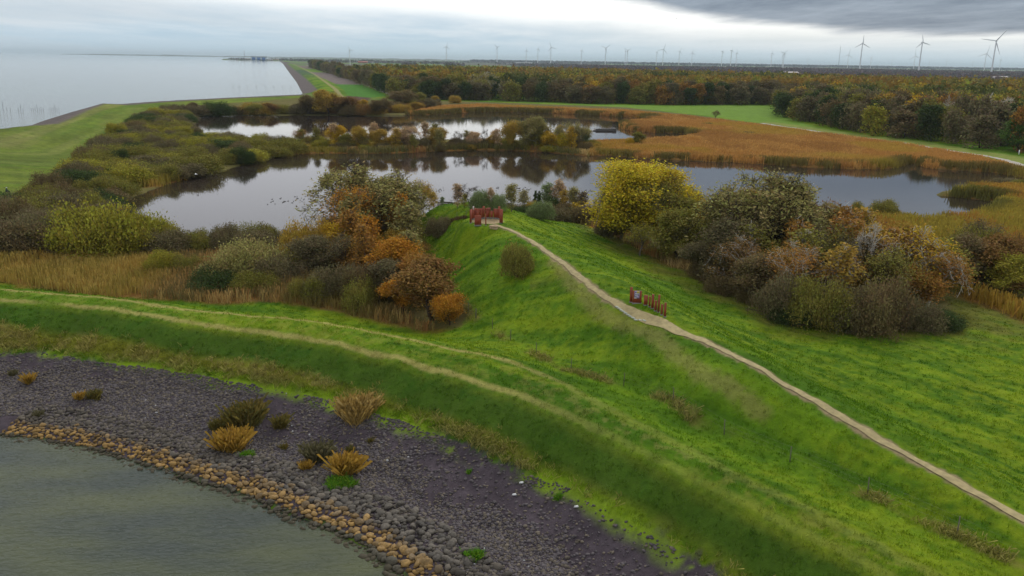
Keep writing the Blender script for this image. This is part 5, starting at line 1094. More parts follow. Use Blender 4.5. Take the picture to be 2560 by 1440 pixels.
# ------------------------------------------------------------------ wind turbines and mast
M_TURB = simple('turbine_white', (.66,.69,.72), .5, 0, .03)
M_TURBD = simple('turbine_grey', (.28,.30,.33), .5, 0, .03)
def turbine_parts():
    H, R = 100., 48.
    t = MB().lathe([(2.9,0),(2.5,30),(2.1,60),(1.6,97)], 14); nac = MB().box((0,1.5,99.2),(3.6,10,3.8)); nac.box((0,7.2,99.0),(2.6,2.,2.6))
    hub = MB(); hub.tube([(0,-3.3,99.2),(0,-4.6,99.2),(0,-6.2,99.2)], [1.9,1.7,.5], 10)
    bl = []
    for k in range(3):
        m = MB(); n = 8; pts = []
        for i in range(n+1):
            f = i/n; r = 1.5+(R-1.5)*f; c = (2.2+1.8*math.sin(min(f/.22,1)*math.pi/2)*(1-f) if f < .999 else .6)*(1-.55*f); tw_ = math.radians(24*(1-f)**2+4)
            for s, th in ((-.35,.5),(.65,.5),(.65,-.5),(-.35,-.5)):
                wx = c*s; ty = th*c*.22*(1-.7*f); pts.append((wx*math.cos(tw_)-ty*math.sin(tw_), -5.1+wx*math.sin(tw_)+ty*math.cos(tw_), r))
        q = [(i*4+j, i*4+(j+1)%4, (i+1)*4+(j+1)%4, (i+1)*4+j) for i in range(n) for j in range(4)]+[(0,3,2,1),(n*4,n*4+1,n*4+2,n*4+3)]
        m.add(pts, q); bl.append(m.mesh('blade', M_TURB))
    return t.mesh('tower', M_TURB, True), nac.mesh('nacelle', M_TURB), hub.mesh('hub', M_TURB), bl[0]
TP = turbine_parts()
def turbine(px, py, Hm, R, phase, label, yaw=0., group=None):
    d = hz(px)-py; D = (Hm-CAMH)*FPX/d; a = ray(px, py); t = D/a[1]; x, y = a[0]*t, a[1]*t
    s = Hm/99.2; e = empty('wind_turbine', (x, y, .8), yaw-math.atan2(x, y), (s,s,s)); tag(e, label, 'wind turbine', group or 'wind turbines along the horizon')
    tw_, nc, hb, bl = (bpy.data.objects.new(n, m) for n, m in zip(('tower','nacelle','hub','blade'), TP))
    R = {2156:31,2305.5:27,2490:43,2466:56,2121.5:50,2288:55}.get(px, R*.8); k = R/48./s
    for o in (tw_, nc, hb): COL.objects.link(o); o.parent = e
    tw_.scale = (s_w, s_w, 1)
    for i in range(3):
        b = bl if i == 0 else bl.copy(); COL.objects.link(b); b.parent = e; th = math.radians(phase+120*i)
        b.location = (0,0,99.2); b.rotation_euler = (0, th, 0); b.scale = (.95,1.,k)
s_w = .85
TL = [(874,127,50,18,210,'nearest small turbine with dark blades, standing right of the end of the dike',.6),
 (1116,119,100,34,10,'pale turbine alone above the fields, right of the dike end',.4),(1243,120.5,100,32,75,'turbine over the fields, left of the middle of the horizon',-.5),
 (1316,128,100,30,0,'faint turbine left of the close pair mid horizon',.2),(1345,125,100,30,20,'left turbine of the close faint pair, thick towered',.9),(1377.5,121.5,105,46,340,'clear turbine right of the thick towered one, mid horizon',.3),
 (1454,128,100,36,15,'small turbine alone between two clearer ones, mid horizon',1.),(1514.5,123,105,44,50,'clear turbine above the middle of the wood, blades wide open',.3),(1564,130.5,100,36,80,'fainter of the two touching turbines over the middle wood',.7),(1569,128.5,105,40,60,'clearer of the two touching turbines over the middle wood',.4),
 (1642,132,100,38,30,'small turbine just left of the tall clear one over the wood',1.1),(1658.7,126,108,52,18,'tall clear turbine with a steep upward blade over the wood',.3),(1699,130,105,42,25,'mid sized turbine right of the steep bladed one',.9),(1731,134,100,38,5,'small faint turbine, next right of the mid sized one',.4),
 (1806,131,105,40,8,'dark narrow turbine seen almost edge-on',1.25),(1829,129,108,42,2,'tall narrow turbine right of the dark edge-on one',1.2),(1842,135,100,36,355,'smaller turbine right next to the tall narrow one',.8),(1844,148,90,36,40,'very low turbine below the smaller one, close to the treetops',.5),
 (1901.5,149.5,90,36,100,'tiny turbine low on the horizon right of the middle',.4),(1930,136,100,38,350,'slim faint turbine left of the double one',1.),(1958,137.5,105,44,80,'rear turbine of the overlapping two, right of the middle',.2),(1961,134.5,105,44,45,'front turbine of the overlapping two, right of the middle',.3),
 (2020,149,90,32,15,'barely visible turbine between the overlapping two and the lattice mast',.4),(2121.5,139,105,48,10,'medium turbine just left of the tall three-bladed one',.2),(2156,113,105,52,0,'tall turbine with one blade straight up under the dark cloud',.25),(2178.5,146,90,34,30,'faint turbine right of the one with a straight up blade',.5),
 (2230.7,151,95,36,10,'small narrow turbine between the two tall ones',1.1),(2288,142,105,50,355,'medium turbine touching the tall leaning one on its left',.3),(2305.5,111,105,50,348,'tall turbine, second from the right of the large ones',.35),(2323.4,155,90,34,60,'tiny turbine at the foot right of the second tall one',.3),
 (2367,152.5,90,34,5,'tiny turbine in the wide gap left of the rightmost large ones',1.),(2433,155,90,34,350,'tiny turbine left of the rightmost pair',.9),(2466,137,105,55,12,'slim turbine left of the largest one',.5),(2490,108,105,46,38,'largest turbine of all, at the right edge, blades spread wide',-.15),(2502,151,90,36,0,'small turbine behind the right side of the largest one',1.)]
for r in TL: turbine(r[0], r[1], r[2], r[3], r[4], r[5], r[6])
def mast(px, D, H, w, name, label, cat):
    x, y, _ = at_dist(px, D); e = empty(name, (x, y, .8)); tag(e, label, cat); m = MB()
    for k in range(3):
        a = k*2.094; m.tube([(w*math.cos(a), w*math.sin(a), 0), (w*math.cos(a), w*math.sin(a), H)], [w*.22, w*.22], 4)
    n = 12
    for i in range(n):
        for k in range(3):
            a, b = k*2.094, (k+1)*2.094; z0, z1 = H*i/n, H*(i+1)/n; m.tube([(w*math.cos(a), w*math.sin(a), z0), (w*math.cos(b), w*math.sin(b), z1)], [w*.1]*2, 3)
    m.build('lattice', M_TURBD, e); MB().tube([(0,0,H),(0,0,H*1.08)], [w*.2,w*.08], 5).build('antenna', M_TURBD, e)
mast(2096.5, 3900, 105, 1.1, 'lattice_mast', 'thin lattice mast left of the turbine with its blade straight up', 'mast')
mast(611, 5450, 56, 1.6, 'harbour_mast', 'tall mast rising from the harbour at the end of the dike', 'mast')
# ------------------------------------------------------------------ buildings
def building(x, y, w, d, h, rh, wall, roof, name, label, rz=0, doors=None, windows=0, chimney=False, cat='building', z=1.0):
    e = empty(name, (x, y, z), rz); tag(e, label, cat)
    wm, rm = simple('wall_'+name, wall, .8, 0, .08, .5), simple('roof_'+name, roof, .7, 0, .15, 2.)
    MB().box((0,0,h/2),(w,d,h)).build('wall', wm, e)
    m = MB(); o_ = .04*w; m.add([(-w/2-o_,-d/2-o_,h+.003),(w/2+o_,-d/2-o_,h+.003),(w/2+o_,d/2+o_,h+.003),(-w/2-o_,d/2+o_,h+.003),(-w/2-o_,0,h+rh),(w/2+o_,0,h+rh)], [(0,1,5,4),(3,4,5,2),(0,3,2,1)], [(0,4,3),(1,2,5)])
    rf = m.build('roof', rm, e)
    if chimney: MB().box((w*.25,d*.05,h+rh*.95),(w*.06,w*.06,rh*.6)).build('chimney', wm, rf)
    for k in range(windows):
        xx = -w/2+w*(k+.5)/windows; f = MB().box((xx,-d/2-.04,h*.55),(w/windows*.42,.08,h*.34)).build('window', simple('pane', (.05,.06,.07), .2), e)
    for k in range(doors or 0):
        xx = -w/2+w*(k+.5)/doors; MB().box((xx,-d/2-.25,h*.42),(w/doors*.62,.5,h*.8)).build('door', DOORM, e)
    return e
DOORM = simple('door_blue', (.02,.13,.42), .5, 0, .08)
x, y, _ = at_dist(648, 5450); building(x, y, 92, 45, 22, 5, (.45,.55,.62), (.35,.42,.46), 'shipyard_hall', 'pale harbour hall with three blue gates at the end of the dike', .1, 3, cat='hall')
for px, D, w, h, wall, roof, lb in ((618,5500,44,9,(.42,.40,.36),(.30,.28,.26),'low grey harbour shed left of the blue gated hall'),(672,5450,40,7,(.55,.53,.50),(.45,.45,.46),'low white harbour shed right of the blue gated hall'),(690,5500,30,7,(.50,.48,.44),(.30,.16,.12),'small shed with brownish roof nearest the dike end')):
    x, y, _ = at_dist(px, D); building(x, y, w, 20, h, h*.4, wall, roof, 'harbour_shed', lb, .1, None, 4, cat='shed')
for px, D, w, h, rh, wall, roof, lb in ((907,4300,46,4,6,(.30,.12,.09),(.38,.11,.07),'long farm with red roofs beyond the avenue'),(928,4350,22,4,5,(.3,.3,.3),(.10,.09,.09),'dark barn beside the long red farm'),(1017,900,13,4,5.5,(.40,.30,.24),(.48,.17,.07),'house with orange roof hidden among the trees of the wood'),(897,1560,14,4,6,(.35,.22,.18),(.42,.12,.07),'red roofed house behind the avenue'),(1075,7000,60,5,3,(.5,.5,.5),(.5,.52,.54),'pale shed far off on the fields'),
   (1310,6500,120,6,3,(.55,.57,.58),(.60,.62,.62),'long pale greenhouse on the horizon left of the faint pair'),(1420,4200,42,6,3,(.70,.70,.70),(.62,.63,.63),'white shed right of the middle groves'),(1275,5200,90,6,3,(.5,.52,.52),(.55,.57,.58),'pale greenhouse among the distant groves'),(1700,3900,90,7,3,(.62,.64,.66),(.66,.68,.70),'pale warehouse roofs above the forest left of the edge-on turbine'),(1815,4200,110,9,3,(.62,.64,.66),(.66,.68,.70),'white warehouse above the forest under the edge-on turbine'),(1935,4300,90,9,3,(.62,.64,.66),(.66,.68,.70),'white warehouse under the overlapping turbines'),
   (1976,1385,26,15,2,(.62,.56,.52),(.66,.58,.54),'pinkish white long roof between the forest and the autumn wood'),(2262,4200,130,9,2,(.55,.58,.58),(.60,.62,.62),'long pale roof on the horizon between the tall turbines'),(2505,1290,20,14,2,(.55,.50,.50),(.58,.52,.52),'pale roof at the far right behind the autumn wood'),(2510,4400,100,10,2,(.6,.62,.62),(.66,.68,.68),'pale strip roof right of the largest turbine')):
    x, y, _ = at_dist(px, D)
    building(x, y, w, max(10, w*.35), h, rh, wall, roof, 'house' if w < 15 else 'farm_building', lb, .15, None, 3, chimney=w < 15, cat='house' if w < 15 else 'building')
# ------------------------------------------------------------------ steel ring and the sign row
STEEL = simple('red_steel', (.25,.045,.015), .65, 0, .25, 1.2, .15)
def slab(x0, x1, yt, yb, name, label, cat, group=None, th=.14, face=None, notch=None, zb=None):
    if zb is None: gx, gy, gz = ground([((x0+x1)/2, yb)])[0]
    else: gx, gy, gz = at((x0+x1)/2, yb, zb)
    H = top_z(gx, gy, yt)-gz; D = math.sqrt(gx*gx+gy*gy+(CAMH-gz)**2); w = (x1-x0)/FPX*D
    rz = -math.atan2(gx, gy)+(face or 0); w /= math.cos(face or 0)
    e = empty(name, (gx, gy, gz-.12), rz); tag(e, label, cat, group)
    MB().box((0,0,(H+.12)/2),(w-.01,th,H+.12)).build('plate', STEEL, e)
    MB().box((0,0,.10),(w+.05,th+.08,.2)).build('foot', simple('footing', (.20,.19,.17), .9), e)
    return e, w, H
RG = 'red steel plates of the ring on the mound'
zr = 8.35
for r in [(1175,1178.5,524,558,'outermost narrow plate at the left of the steel ring',.9),(1178.5,1184,522,548,'left plate of the steel ring with a small white notice',.5),(1184,1190,520.5,546,'plate behind the front left pillar of the steel ring',.2),
          (1189.5,1199,521.5,547,'wide plate at the back left of the steel ring',.0),(1199,1206,521,546,'plate left of the tall back plate of the steel ring',0.),(1206,1212,515.5,545,'tall back plate of the steel ring, rising above its neighbours',0.),(1212.5,1224.5,520.5,544.5,'widest back plate of the steel ring with a small panel',0.),
          (1225,1233,527,545,'low back plate of the steel ring, lowest of all',0.),(1234,1246,522,545.5,'wide plate at the back right of the steel ring',-.3),(1245.5,1250,516,547,'tall narrow plate at the right of the steel ring',-.5),(1249,1256.5,523,558.5,'outer right pillar plate standing forward in the steel ring',-.6),
          (1186.5,1203,538.5,563.5,'broad low plate at the front left of the steel ring',.1),(1213,1216,535,563.5,'slim front post of the steel ring',0.)]:
    e, w, H = slab(r[0], r[1], r[2], r[3], 'steel_plate', r[4], 'steel plate', RG, .12, r[5], zb=zr if r[3] > 550 else zr+.1)
    if 'white notice' in r[4]: MB().box((.1,-.075,1.7),(.22,.02,.5)).build('notice', simple('notice_white', (.65,.55,.52)), e)
    if 'small panel' in r[4]: MB().box((.2,-.08,1.4),(.5,.03,.35)).build('panel', simple('notice_red', (.32,.10,.07)), e)
SG = 'red steel posts of the sign row beside the path'
e, w, H = slab(1573.5, 1580.3, 718, 756, 'steel_post', 'tall red steel post joined to the information board', 'steel post', SG)
e, w, H = slab(1580.5, 1603, 727, 758.5, 'information_board', 'red steel information board with a poster beside the path', 'information board', None, .12)
e['label'] = 'red steel information board with a poster, left end of the sign row'
def poster(e, w, H):
    bw, bh, z0 = w*.60, H*.60, H*.42+.12
    MB().box((-.02*w,-.075,z0+bh/2-.02),(bw,.02,bh)).build('poster', simple('poster_violet', (.25,.23,.34), .5), e)
    for n_, (dx, dz, sw, sh), cc in (('poster_picture',(.22,.83,.50,.30),(.50,.45,.08)),('poster_picture',(-.25,.86,.40,.22),(.30,.30,.42)),('poster_strip',(.05,.62,.75,.07),(.75,.74,.78)),('poster_strip',(-.05,.36,.55,.06),(.78,.77,.80)),('poster_picture',(.20,.18,.5,.26),(.34,.28,.44)),('poster_strip',(-.25,.06,.50,.08),(.8,.78,.72))):
        MB().box((-.02*w+dx*bw*.9,-.09,z0-.02+dz*bh),(sw*bw*.98,.01,sh*bh)).build(n_, simple(n_, cc, .5), e)
poster(e, w, H)
for r in [(1609,1618.8,738,763.5,'broad low post right of the information board'),(1621.3,1625.4,741,767.5,'thin post, second after the information board'),(1627.5,1634,736.3,771.8,'tall post in the left half of the sign row'),(1635.3,1641.5,751.3,777.5,'short post in the middle of the sign row'),(1643,1648.6,737.5,781,'tallest slender post of the sign row'),(1651,1656.6,761,787.5,'shortest post near the right end of the sign row'),(1658.8,1665,757,792.5,'last post at the right end of the sign row')]:
    slab(r[0], r[1], r[2], r[3], 'steel_post', 'red steel '+r[4], 'steel post', SG)
gx, gy, gz = ground([(1234.5, 572)])[0]; WOODM = simple('pale_timber', (.46,.33,.20), .8, 0, .15, 4.)
e = empty('timber_bench', (gx, gy, gz-.1), -.42); tag(e, 'pale timber beam bench on the grass in front of the steel ring', 'bench')
MB().box((0,0,.44),(1.25,.42,.18)).build('seat', WOODM, e); MB().box((-.42,0,.175),(.22,.36,.35)).build('leg', WOODM, e); MB().box((.42,0,.175),(.22,.36,.35)).build('leg', WOODM, e); MB().box((0,.0,.17),(.60,.30,.30)).build('brace', WOODM, e)
# kerb stones beside the path near the signs
ks = [(1543,768),(1549,772),(1554,776),(1559,779),(1564,783),(1570,787),(1576,791),(1583,795),(1590,800),(1601,801),(1611,802)]
KM = simple('kerb_grey', (.42,.43,.36), .9, 0, .2, 4.)
for k, (x, y, z) in enumerate(ground(ks)):
    o = MB().box((0,0,.02),(.42,.18,.12), 0, .92).build('edging_stone', KM, None, (x, y, z)); o.rotation_euler = (0,0,-.9+.15*math.sin(k)); tag(o, 'pale edging stone in the broken row left of the path by the signs', 'stone', 'edging stones by the path')
# ------------------------------------------------------------------ fences
GREYW = simple('weathered_wood', (.11,.095,.075), .9, 0, .25, 3.)
def slat_fence(pl, zs, h, label):
    e = empty('slatted_fence', (pl[0][0], pl[0][1], 0)); tag(e, label, 'fence')
    for i in range(len(pl)):
        MB().box((pl[i][0]-pl[0][0], pl[i][1]-pl[0][1], zs[i]+h/2-.2),(.14,.14,h+.5)).build('post', GREYW, e)
    for i in range(len(pl)-1):
        a, b = np.array(pl[i]), np.array(pl[i+1]); d = b-a; L = np.hypot(*d); c = (a+b)/2-pl[0]; rz = math.atan2(d[1], d[0]); m = MB()
        for k in range(6):
            z0, z1 = zs[i]+.15+h*k/6, zs[i+1]+.15+h*k/6; v = np.array([(a[0]-pl[0][0],a[1]-pl[0][1],z0),(b[0]-pl[0][0],b[1]-pl[0][1],z1)])
            nn = np.array([-d[1], d[0]])/L*.02; q = []
            for p_ in v: q += [(p_[0]-nn[0],p_[1]-nn[1],p_[2]),(p_[0]+nn[0],p_[1]+nn[1],p_[2]),(p_[0]+nn[0],p_[1]+nn[1],p_[2]+h/6*.8),(p_[0]-nn[0],p_[1]-nn[1],p_[2]+h/6*.8)]
            m.add(q, [(0,1,5,4),(1,2,6,5),(2,3,7,6),(3,0,4,7),(0,3,2,1),(4,5,6,7)])
        m.build('board_panel', GREYW, e)
fp = [(x, y) for x, y, z in ground([(1058,524),(1075,519),(1092,517),(1110,516),(1128,518),(1146,522),(1164,527)])]; fp = [(a*1.05, b*1.05) for a, b in fp]
fz = height(np.array([q[0] for q in fp]), np.array([q[1] for q in fp])); slat_fence(fp, [top_z(a, b, py)-1.7 for (a, b), py in zip(fp, (514,510,508,508,509,512,516))], 1.9, 'dark slatted wooden fence behind the grassy hump')
def wire_fence(pl, step, label, h=1.15):
    q = resample(pl, step); z = height(q[:,0], q[:,1]); o0 = q[0]; e = empty('wire_fence', (o0[0], o0[1], 0)); tag(e, label, 'fence')
    for i in range(len(q)):
        MB().tube([(q[i,0]-o0[0], q[i,1]-o0[1], z[i]-.3), (q[i,0]-o0[0]+rng.uniform(-.05,.05), q[i,1]-o0[1]+rng.uniform(-.05,.05), z[i]+h)], [.035,.03], 6).build('post', GREYW, e)
    m = MB()
    for k in (.35,.65,.95): m.tube([(q[i,0]-o0[0], q[i,1]-o0[1], z[i]+h*k) for i in range(len(q))], [.0016]*len(q), 3)
    m.build('wire', simple('wire', (.2,.2,.2), .5, 1.), e)
wire_fence(fence_w[3:], 5.5, 'wire fence with thin wooden posts in the hollow between dike and ridge')
wire_fence(P([(1165,545,7.3),(1130,562,5.6),(1100,576,4.2),(1060,592,2.6),(1028,601,2.0)]), 2.6, 'short wire fence running down the far flank of the mound')
wire_fence(fence_w[:4], 3.2, 'wire fence between the foot of the mound and the autumn thicket')
# weeds along the short fence
wl_ = resample(P([(1165,545,7.3),(1130,562,5.6),(1100,576,4.2),(1060,592,2.6),(1028,601,2.0)]), .12); zz = height(wl_[:,0], wl_[:,1])
blades('weeds', np.stack([wl_[:,0], wl_[:,1], zz], 1), np.full(len(zz), .45), .08, np.tile([.13,.085,.04], (len(zz),1)), 8, np.full(len(zz), .22), .3, M_STUFF, 'brown weeds along the short fence')
# ------------------------------------------------------------------ tufts and small plants on the stone slope
def tuft(px, py, wpx, hpx, cols, nb, label, name='grass_tuft', lean=.34, w=.024):
    x, y, z = ground([(px, py)])[0]; D = math.sqrt(x*x+y*y+(CAMH-z)**2); r = wpx/FPX*D/2*.85; H = hpx/FPX*D*.85; n = int(nb*2.4)
    a = rng.uniform(0,6.28,n); rr = r*.9*rng.random(n)**.8*(.55+.6*np.abs(np.sin(a*1.5+px))); pts = np.stack([rr*np.cos(a), rr*np.sin(a)*.8, np.zeros(n)],1)
    gz = height(pts[:,0]+x, pts[:,1]+y)-z; pts[:,2] = gz; cc = np.array(cols)[rng.integers(0,len(cols),n)]
    o = blades(name, pts, H*rng.uniform(.4,1.15,n), w, cc, 8, np.full(n, r*.12), lean, M_STUFF, label, 'thing', 'plant'); o.location = (x, y, z); del o['kind']
TN = [(.42,.28,.08),(.36,.24,.07),(.46,.33,.12)]; OLV = [(.16,.13,.03),(.13,.12,.035),(.20,.15,.04)]; ORG = [(.45,.27,.05),(.38,.24,.04)]; GRN = [(.12,.30,.02),(.09,.24,.02),(.20,.32,.03)]; GRYP = [(.17,.15,.08),(.12,.11,.05)]
for r in [(893,1036,110,40,TN,170,'large straw coloured reed tuft at the top edge of the stone slope'),(612,1056,92,44,OLV,200,'largest olive brown bush on the stone slope'),(545,1072,40,24,OLV,70,'small brown plant left of the large olive bush'),(700,1068,34,30,OLV,60,'small brown plant right of the large olive bush'),
          (578,1122,84,48,ORG,130,'golden reed tuft near the boulder band'),(618,1140,46,12,GRN,60,'green grass patch at the foot of the golden reed tuft'),(792,1150,56,44,GRYP,110,'grey wispy bush in the middle of the stone slope'),(762,1172,30,22,ORG,40,'small golden tuft below the grey wispy bush'),
          (862,1185,58,52,ORG,120,'tall golden tuft standing over bright grass'),(850,1212,88,18,GRN,190,'bright green grass cushion under the tall golden tuft'),(875,1130,22,16,OLV,30,'small yellowish plant above the tall golden tuft'),
          (235,996,34,20,OLV,50,'small brown plant on the left part of the stone slope'),(197,998,22,18,ORG,34,'small yellow plant beside the brown one on the left'),(72,958,20,22,ORG,34,'yellow green plant near the left edge of the stone slope'),(32,938,20,14,GRYP,28,'tiny grey plant at the left edge'),
          (1185,1395,52,20,GRN,110,'green plant cushion among the lowest boulders'),(95,1040,26,14,GRYP,30,'tiny grey plant just above the boulders at the left'),(925,1105,16,12,OLV,20,'tiny olive plant right of the tall golden tuft'),(710,1122,16,14,OLV,20,'tiny plant between the olive bush and the grey wispy bush'),(1395,1245,26,10,GRN,40,'moss green plant in the upper stone slope'),(1172,1182,14,10,GRN,20,'small green sprout on the stone slope')]: tuft(*r)
for px, py in ((1303,1210),(1285,1240),(1440,1270)):
    x, y, z = ground([(px, py)])[0]; m = MB(); m.add([(-.16,-.07,.0),(.12,-.10,.02),(.2,.06,.0),(-.06,.12,.03),(-.1,-.03,.11),(.1,.0,.13)], [(0,1,5,4),(3,4,5,2),(0,3,2,1)], [(0,4,3),(1,2,5)])
    o = m.build('white_scrap', simple('scrap', (.8,.8,.8), .6), None, (x, y, z+.08)); tag(o, {1303:'largest white scrap lying on the stone slope',1285:'white scrap lying just below the largest one',1440:'white scrap near the grass edge of the stone slope'}[px], 'scrap')
# ------------------------------------------------------------------ birds
DUCKM = simple('duck_brown', (.05,.04,.035), .8); GULLM = simple('gull_white', (.75,.75,.75), .7)
def duck_mesh(mat):
    import bmesh
    m = MB(); prof = [(-.24,.01,.0),(-.18,.07,.04),(-.05,.115,.05),(.08,.11,.05),(.17,.06,.05),(.2,.03,.06)]; n = 8; pts = []
    for x, r, z in prof: pts += [(x, r*math.cos(t*6.283/n), z+r*.75*math.sin(t*6.283/n)) for t in range(n)]
    m.add(pts, [(i*n+k, i*n+(k+1)%n, (i+1)*n+(k+1)%n, (i+1)*n+k) for i in range(len(prof)-1) for k in range(n)]+[tuple(range(4))])
    m.tube([(.15,0,.08),(.2,0,.17),(.22,0,.22)], [.04,.03,.045], 7); m.tube([(.18,0,.225),(.25,0,.225),(.33,0,.205)], [.045,.04,.012], 6); m.tube([(-.2,0,.03),(-.3,0,.09)], [.04,.01], 5)
    return m.mesh('duck', mat, True)
DM = duck_mesh(DUCKM)
dk = [(665+rng.uniform(0,150), 500+rng.normal(0,6)) for _ in range(42)]+[(1080+rng.uniform(0,34), 476+rng.normal(0,3)) for _ in range(8)]+[(1135+rng.uniform(-6,6), 476+rng.normal(0,2)) for _ in range(2)]+[(1240+rng.uniform(0,110), 474+rng.normal(0,3.5)) for _ in range(26)]+[(1440+rng.uniform(0,70), 478+rng.normal(0,5)) for _ in range(9)]
for px, py in dk:
    x, y, z = at(px, py, .02); o = obj('duck', DM, None, (x, y, 0.0)); o.scale = (.8,.8,.8); o.rotation_euler = (0,0,rng.uniform(0,6.28))
    tag(o, 'small dark duck in the flock left of the willows' if px < 900 else 'small dark duck among the birds behind the ring and saplings', 'duck', 'ducks on the open water' if px < 900 else 'ducks behind the ring')
def flyer(loc, s, mat, label, rz):
    e = empty('flying_bird', loc, rz, (s,s,s)); tag(e, label, 'bird'); m = MB(); m.tube([(-.3,0,0),(-.15,0,.0),(.05,0,.01),(.2,0,.02),(.28,0,.0)], [.02,.07,.09,.06,.01], 7); m.build('body', mat, e, smooth=True)
    for sg in (-1, 1):
        w = MB(); w.add([(.10,.05*sg,.03),(-.08,.05*sg,.03),(-.08,.38*sg,.15),(.06,.36*sg,.16),(-.10,.75*sg,.06),(-.04,.76*sg,.06),(.10,.05*sg,.045),(-.08,.05*sg,.045),(-.08,.38*sg,.165),(.06,.36*sg,.175)], [(0,1,2,3),(3,2,4,5),(6,9,8,7),(9,5,4,8)]); w.build('wing', mat, e)
flyer(at(490,436,2.5), 1.25, GULLM, 'white gull flying low over the left end of the pond', .6)
a = ray(1691, 46); flyer((a[0]*110, a[1]*110, CAMH+a[2]*110), .55, DUCKM, 'small dark bird flying in the sky above the turbines', 1.)
# ------------------------------------------------------------------ raft with resting birds, stakes, signs, sitting person
x, y, _ = at(1512, 327, 0); e = empty('raft', (x, y, 0), .12); tag(e, 'grey wooden raft with mesh walls floating on the far pond', 'raft'); RM = simple('raft_grey', (.30,.28,.27), .8); RD = simple('raft_dark', (.06,.055,.05), .8)
MB().box((0,0,.35),(9.5,4.2,.12)).build('deck', RM, e)
for s in (-1,1): MB().tube([(-4.9,s*1.6,.1),(4.7,s*1.6,.1)], [.3,.3], 10).build('float', RD, e)
MB().box((4.0,0,.75),(1.6,3.6,.7)).build('box', RD, e); MB().box((0,-2.05,.6),(9.2,.08,.5)).build('rail', RD, e); MB().box((-.6,2.05,.6),(8.,.08,.4)).build('rail', RM, e); m = MB(); m.add([(-4.7,-2,.42),(-4.7,2,.42),(-7.6,0,.2)], (), [(0,2,1)]); m.box((-5.9,0,.22),(2.6,.3,.12)); m.build('bow', RM, e)
c_, s_ = math.cos(.12), math.sin(.12)
for k in range(9):
    lx, ly = -2.6+k*.62, 1.3-.12*k; o = obj('cormorant', DM, None, (x+lx*c_-ly*s_, y+lx*s_+ly*c_, .42)); o.scale = (1.5,1.5,2.6); o.rotation_euler = (0,0,rng.uniform(1.,2.2)); tag(o, 'dark bird standing in the row on the raft', 'bird', 'birds resting on the raft')
STK = simple('stake', (.09,.085,.08), .9)
def stakes(px, py, hpx, spread, n, label):
    x, y, _ = at(px, py, 0); D = math.hypot(x, y); e = empty('fishing_stakes', (x, y, 0)); tag(e, label, 'stakes', 'fishing stakes in the sea')
    for k in range(n):
        dx = (k-(n-1)/2)/max(n-1,1)*spread/FPX*D; h = hpx/FPX*D*(1 if k == n//2 else rng.uniform(.2,.55))
        MB().tube([(dx,0,-1),(dx+rng.uniform(-.15,.15),0,h)], [.09,.07], 5).build('stake', STK, e)
for a in [(8,275,18,30,5,'tallest stakes with two poles at the left edge of the sea'),(52,277,14,10,3,'single tall stake pair, second from the left edge'),(93,275,12,26,7,'fishing stakes with a row of short poles, third from the left'),(136,274,11,20,6,'fishing stakes, fourth from the left, nearest the stone slope'),
          (583,217,5,3,3,'leftmost of the far stakes in the bright water'),(598,217,5,4,3,'second of the far stakes in the bright water'),(618,217,4,2,2,'third of the far stakes'),(641,217,4,1,2,'fourth of the far stakes'),(663,217,4,1,2,'fifth of the far stakes'),(684,217.5,4,4,3,'sixth of the far stakes'),(706,217.5,4,3,3,'seventh of the far stakes'),(727,217,5,2,2,'last far stakes, close to the long dike'),(648,178,3,6,4,'very distant stakes toward the harbour')]: stakes(*a)
def sign(px, py, hpx, col, label, board=True):
    x, y, z = ground([(px, py)])[0]; D = math.hypot(x, y); h = hpx/FPX*D*1.02; e = empty('small_sign', (x, y, z), -math.atan2(x, y)); tag(e, label, 'sign')
    if board: MB().box((0,0,h*.75),(h*.5,.08,h*.5)).build('board', simple('sign_face', col, .5), e)
    else: MB().tube([(0,0,0),(0,0,h)], [.18,.16], 8).build('bollard', simple('sign_face', col, .5), e)
    for s in ((-.16,.16) if board else (0,)): MB().box((h*s,.06,h*.38),(.07,.07,h*.76)).build('post', STK, e)
sign(2239,344,7,(.7,.68,.5),'small white and yellow sign by the path before the wood'); sign(2262,341,8,(.12,.2,.4),'small blue sign right of the white and yellow one'); sign(2547,386,9,(.8,.8,.8),'white marker post at the right edge below the green tree', False)
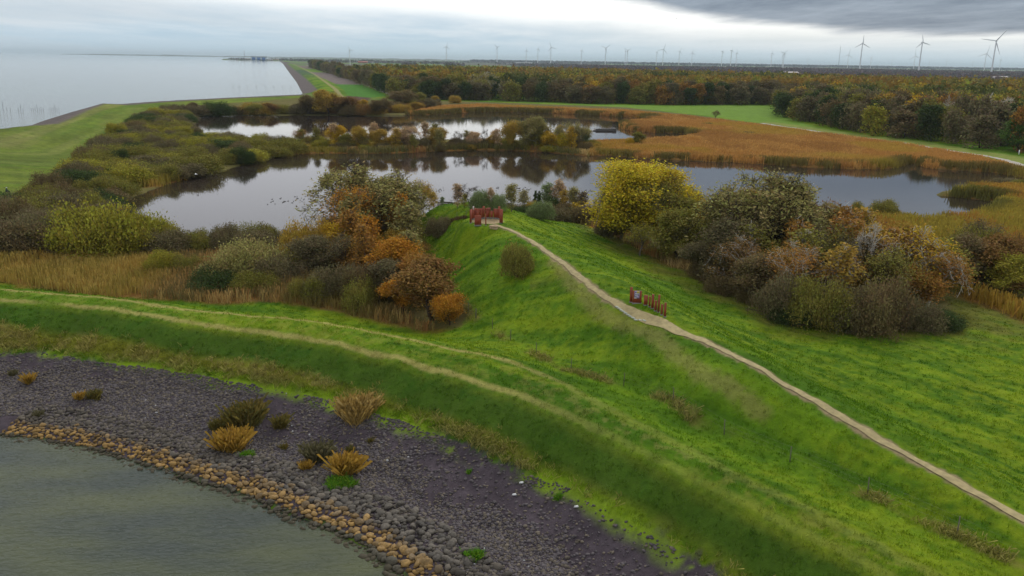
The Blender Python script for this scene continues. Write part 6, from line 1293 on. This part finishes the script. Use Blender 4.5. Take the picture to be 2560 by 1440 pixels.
def sitting_person(px, py):
    """a small figure crouching on the grass, one continuous skinned body"""
    x, y, z = ground([(px, py)])[0]
    J = [((0,0,.38),.17),((0,.02,.62),.17),((0,.05,.85),.14),((0,.08,.97),.06),((0,.10,1.08),.10),((0,.11,1.18),.085),
         ((.2,.05,.83),.07),((.3,.18,.60),.055),((.2,.38,.5),.045),((.14,.46,.48),.035),((-.2,.05,.83),.07),((-.3,.18,.60),.055),((-.2,.38,.5),.045),((-.14,.46,.48),.035),
         ((.12,.05,.36),.11),((.17,.48,.50),.085),((.17,.42,.08),.05),((.17,.56,.04),.045),((-.12,.05,.36),.11),((-.17,.48,.50),.085),((-.17,.42,.08),.05),((-.17,.56,.04),.045)]
    E_ = [(0,1),(1,2),(2,3),(3,4),(4,5),(2,6),(6,7),(7,8),(8,9),(2,10),(10,11),(11,12),(12,13),(0,14),(14,15),(15,16),(16,17),(0,18),(18,19),(19,20),(20,21)]
    me = bpy.data.meshes.new('person'); me.from_pydata([j[0] for j in J], E_, []); me.materials.append(simple('dark_clothes', (.02,.035,.035), .8))
    o = obj('person', me, None, (x, y, z-.02)); o.rotation_euler = (0,0,-.4); o.scale = (1.1,1.1,1.05); tag(o, 'person in dark clothing crouching on the inner slope of the left dike', 'person')
    sk = o.modifiers.new('skin', 'SKIN')
    for v, j in zip(me.skin_vertices[0].data, J): v.radius = (j[1], j[1])
    me.skin_vertices[0].data[0].use_root = True
    s = o.modifiers.new('sub', 'SUBSURF'); s.levels = s.render_levels = 1
    h = MB().lathe([(.0,-.02),(.115,-.01),(.12,.05),(.09,.11),(.0,.14)], 10, (0,.11,1.14)).build('cap', simple('pale_cap', (.6,.62,.65), .8), o, smooth=True)
sitting_person(17, 484)
# ------------------------------------------------------------------ haze
def build_haze():
    m = bpy.data.materials.new('haze'); m.use_nodes = True; nt = m.node_tree; nt.nodes.clear()
    v = nt.nodes.new('ShaderNodeVolumePrincipled'); v.inputs['Color'].default_value = (.74,.87,.98,1); v.inputs['Density'].default_value = HAZE; v.inputs['Anisotropy'].default_value = .0
    o = nt.nodes.new('ShaderNodeOutputMaterial'); nt.links.new(v.outputs[0], o.inputs['Volume'])
    e = MB().box((0,0,78),(220000,220000,164)).build('haze', m); tag(e, 'pale haze over the flat land and the sea', 'haze', kind='stuff')
build_haze()
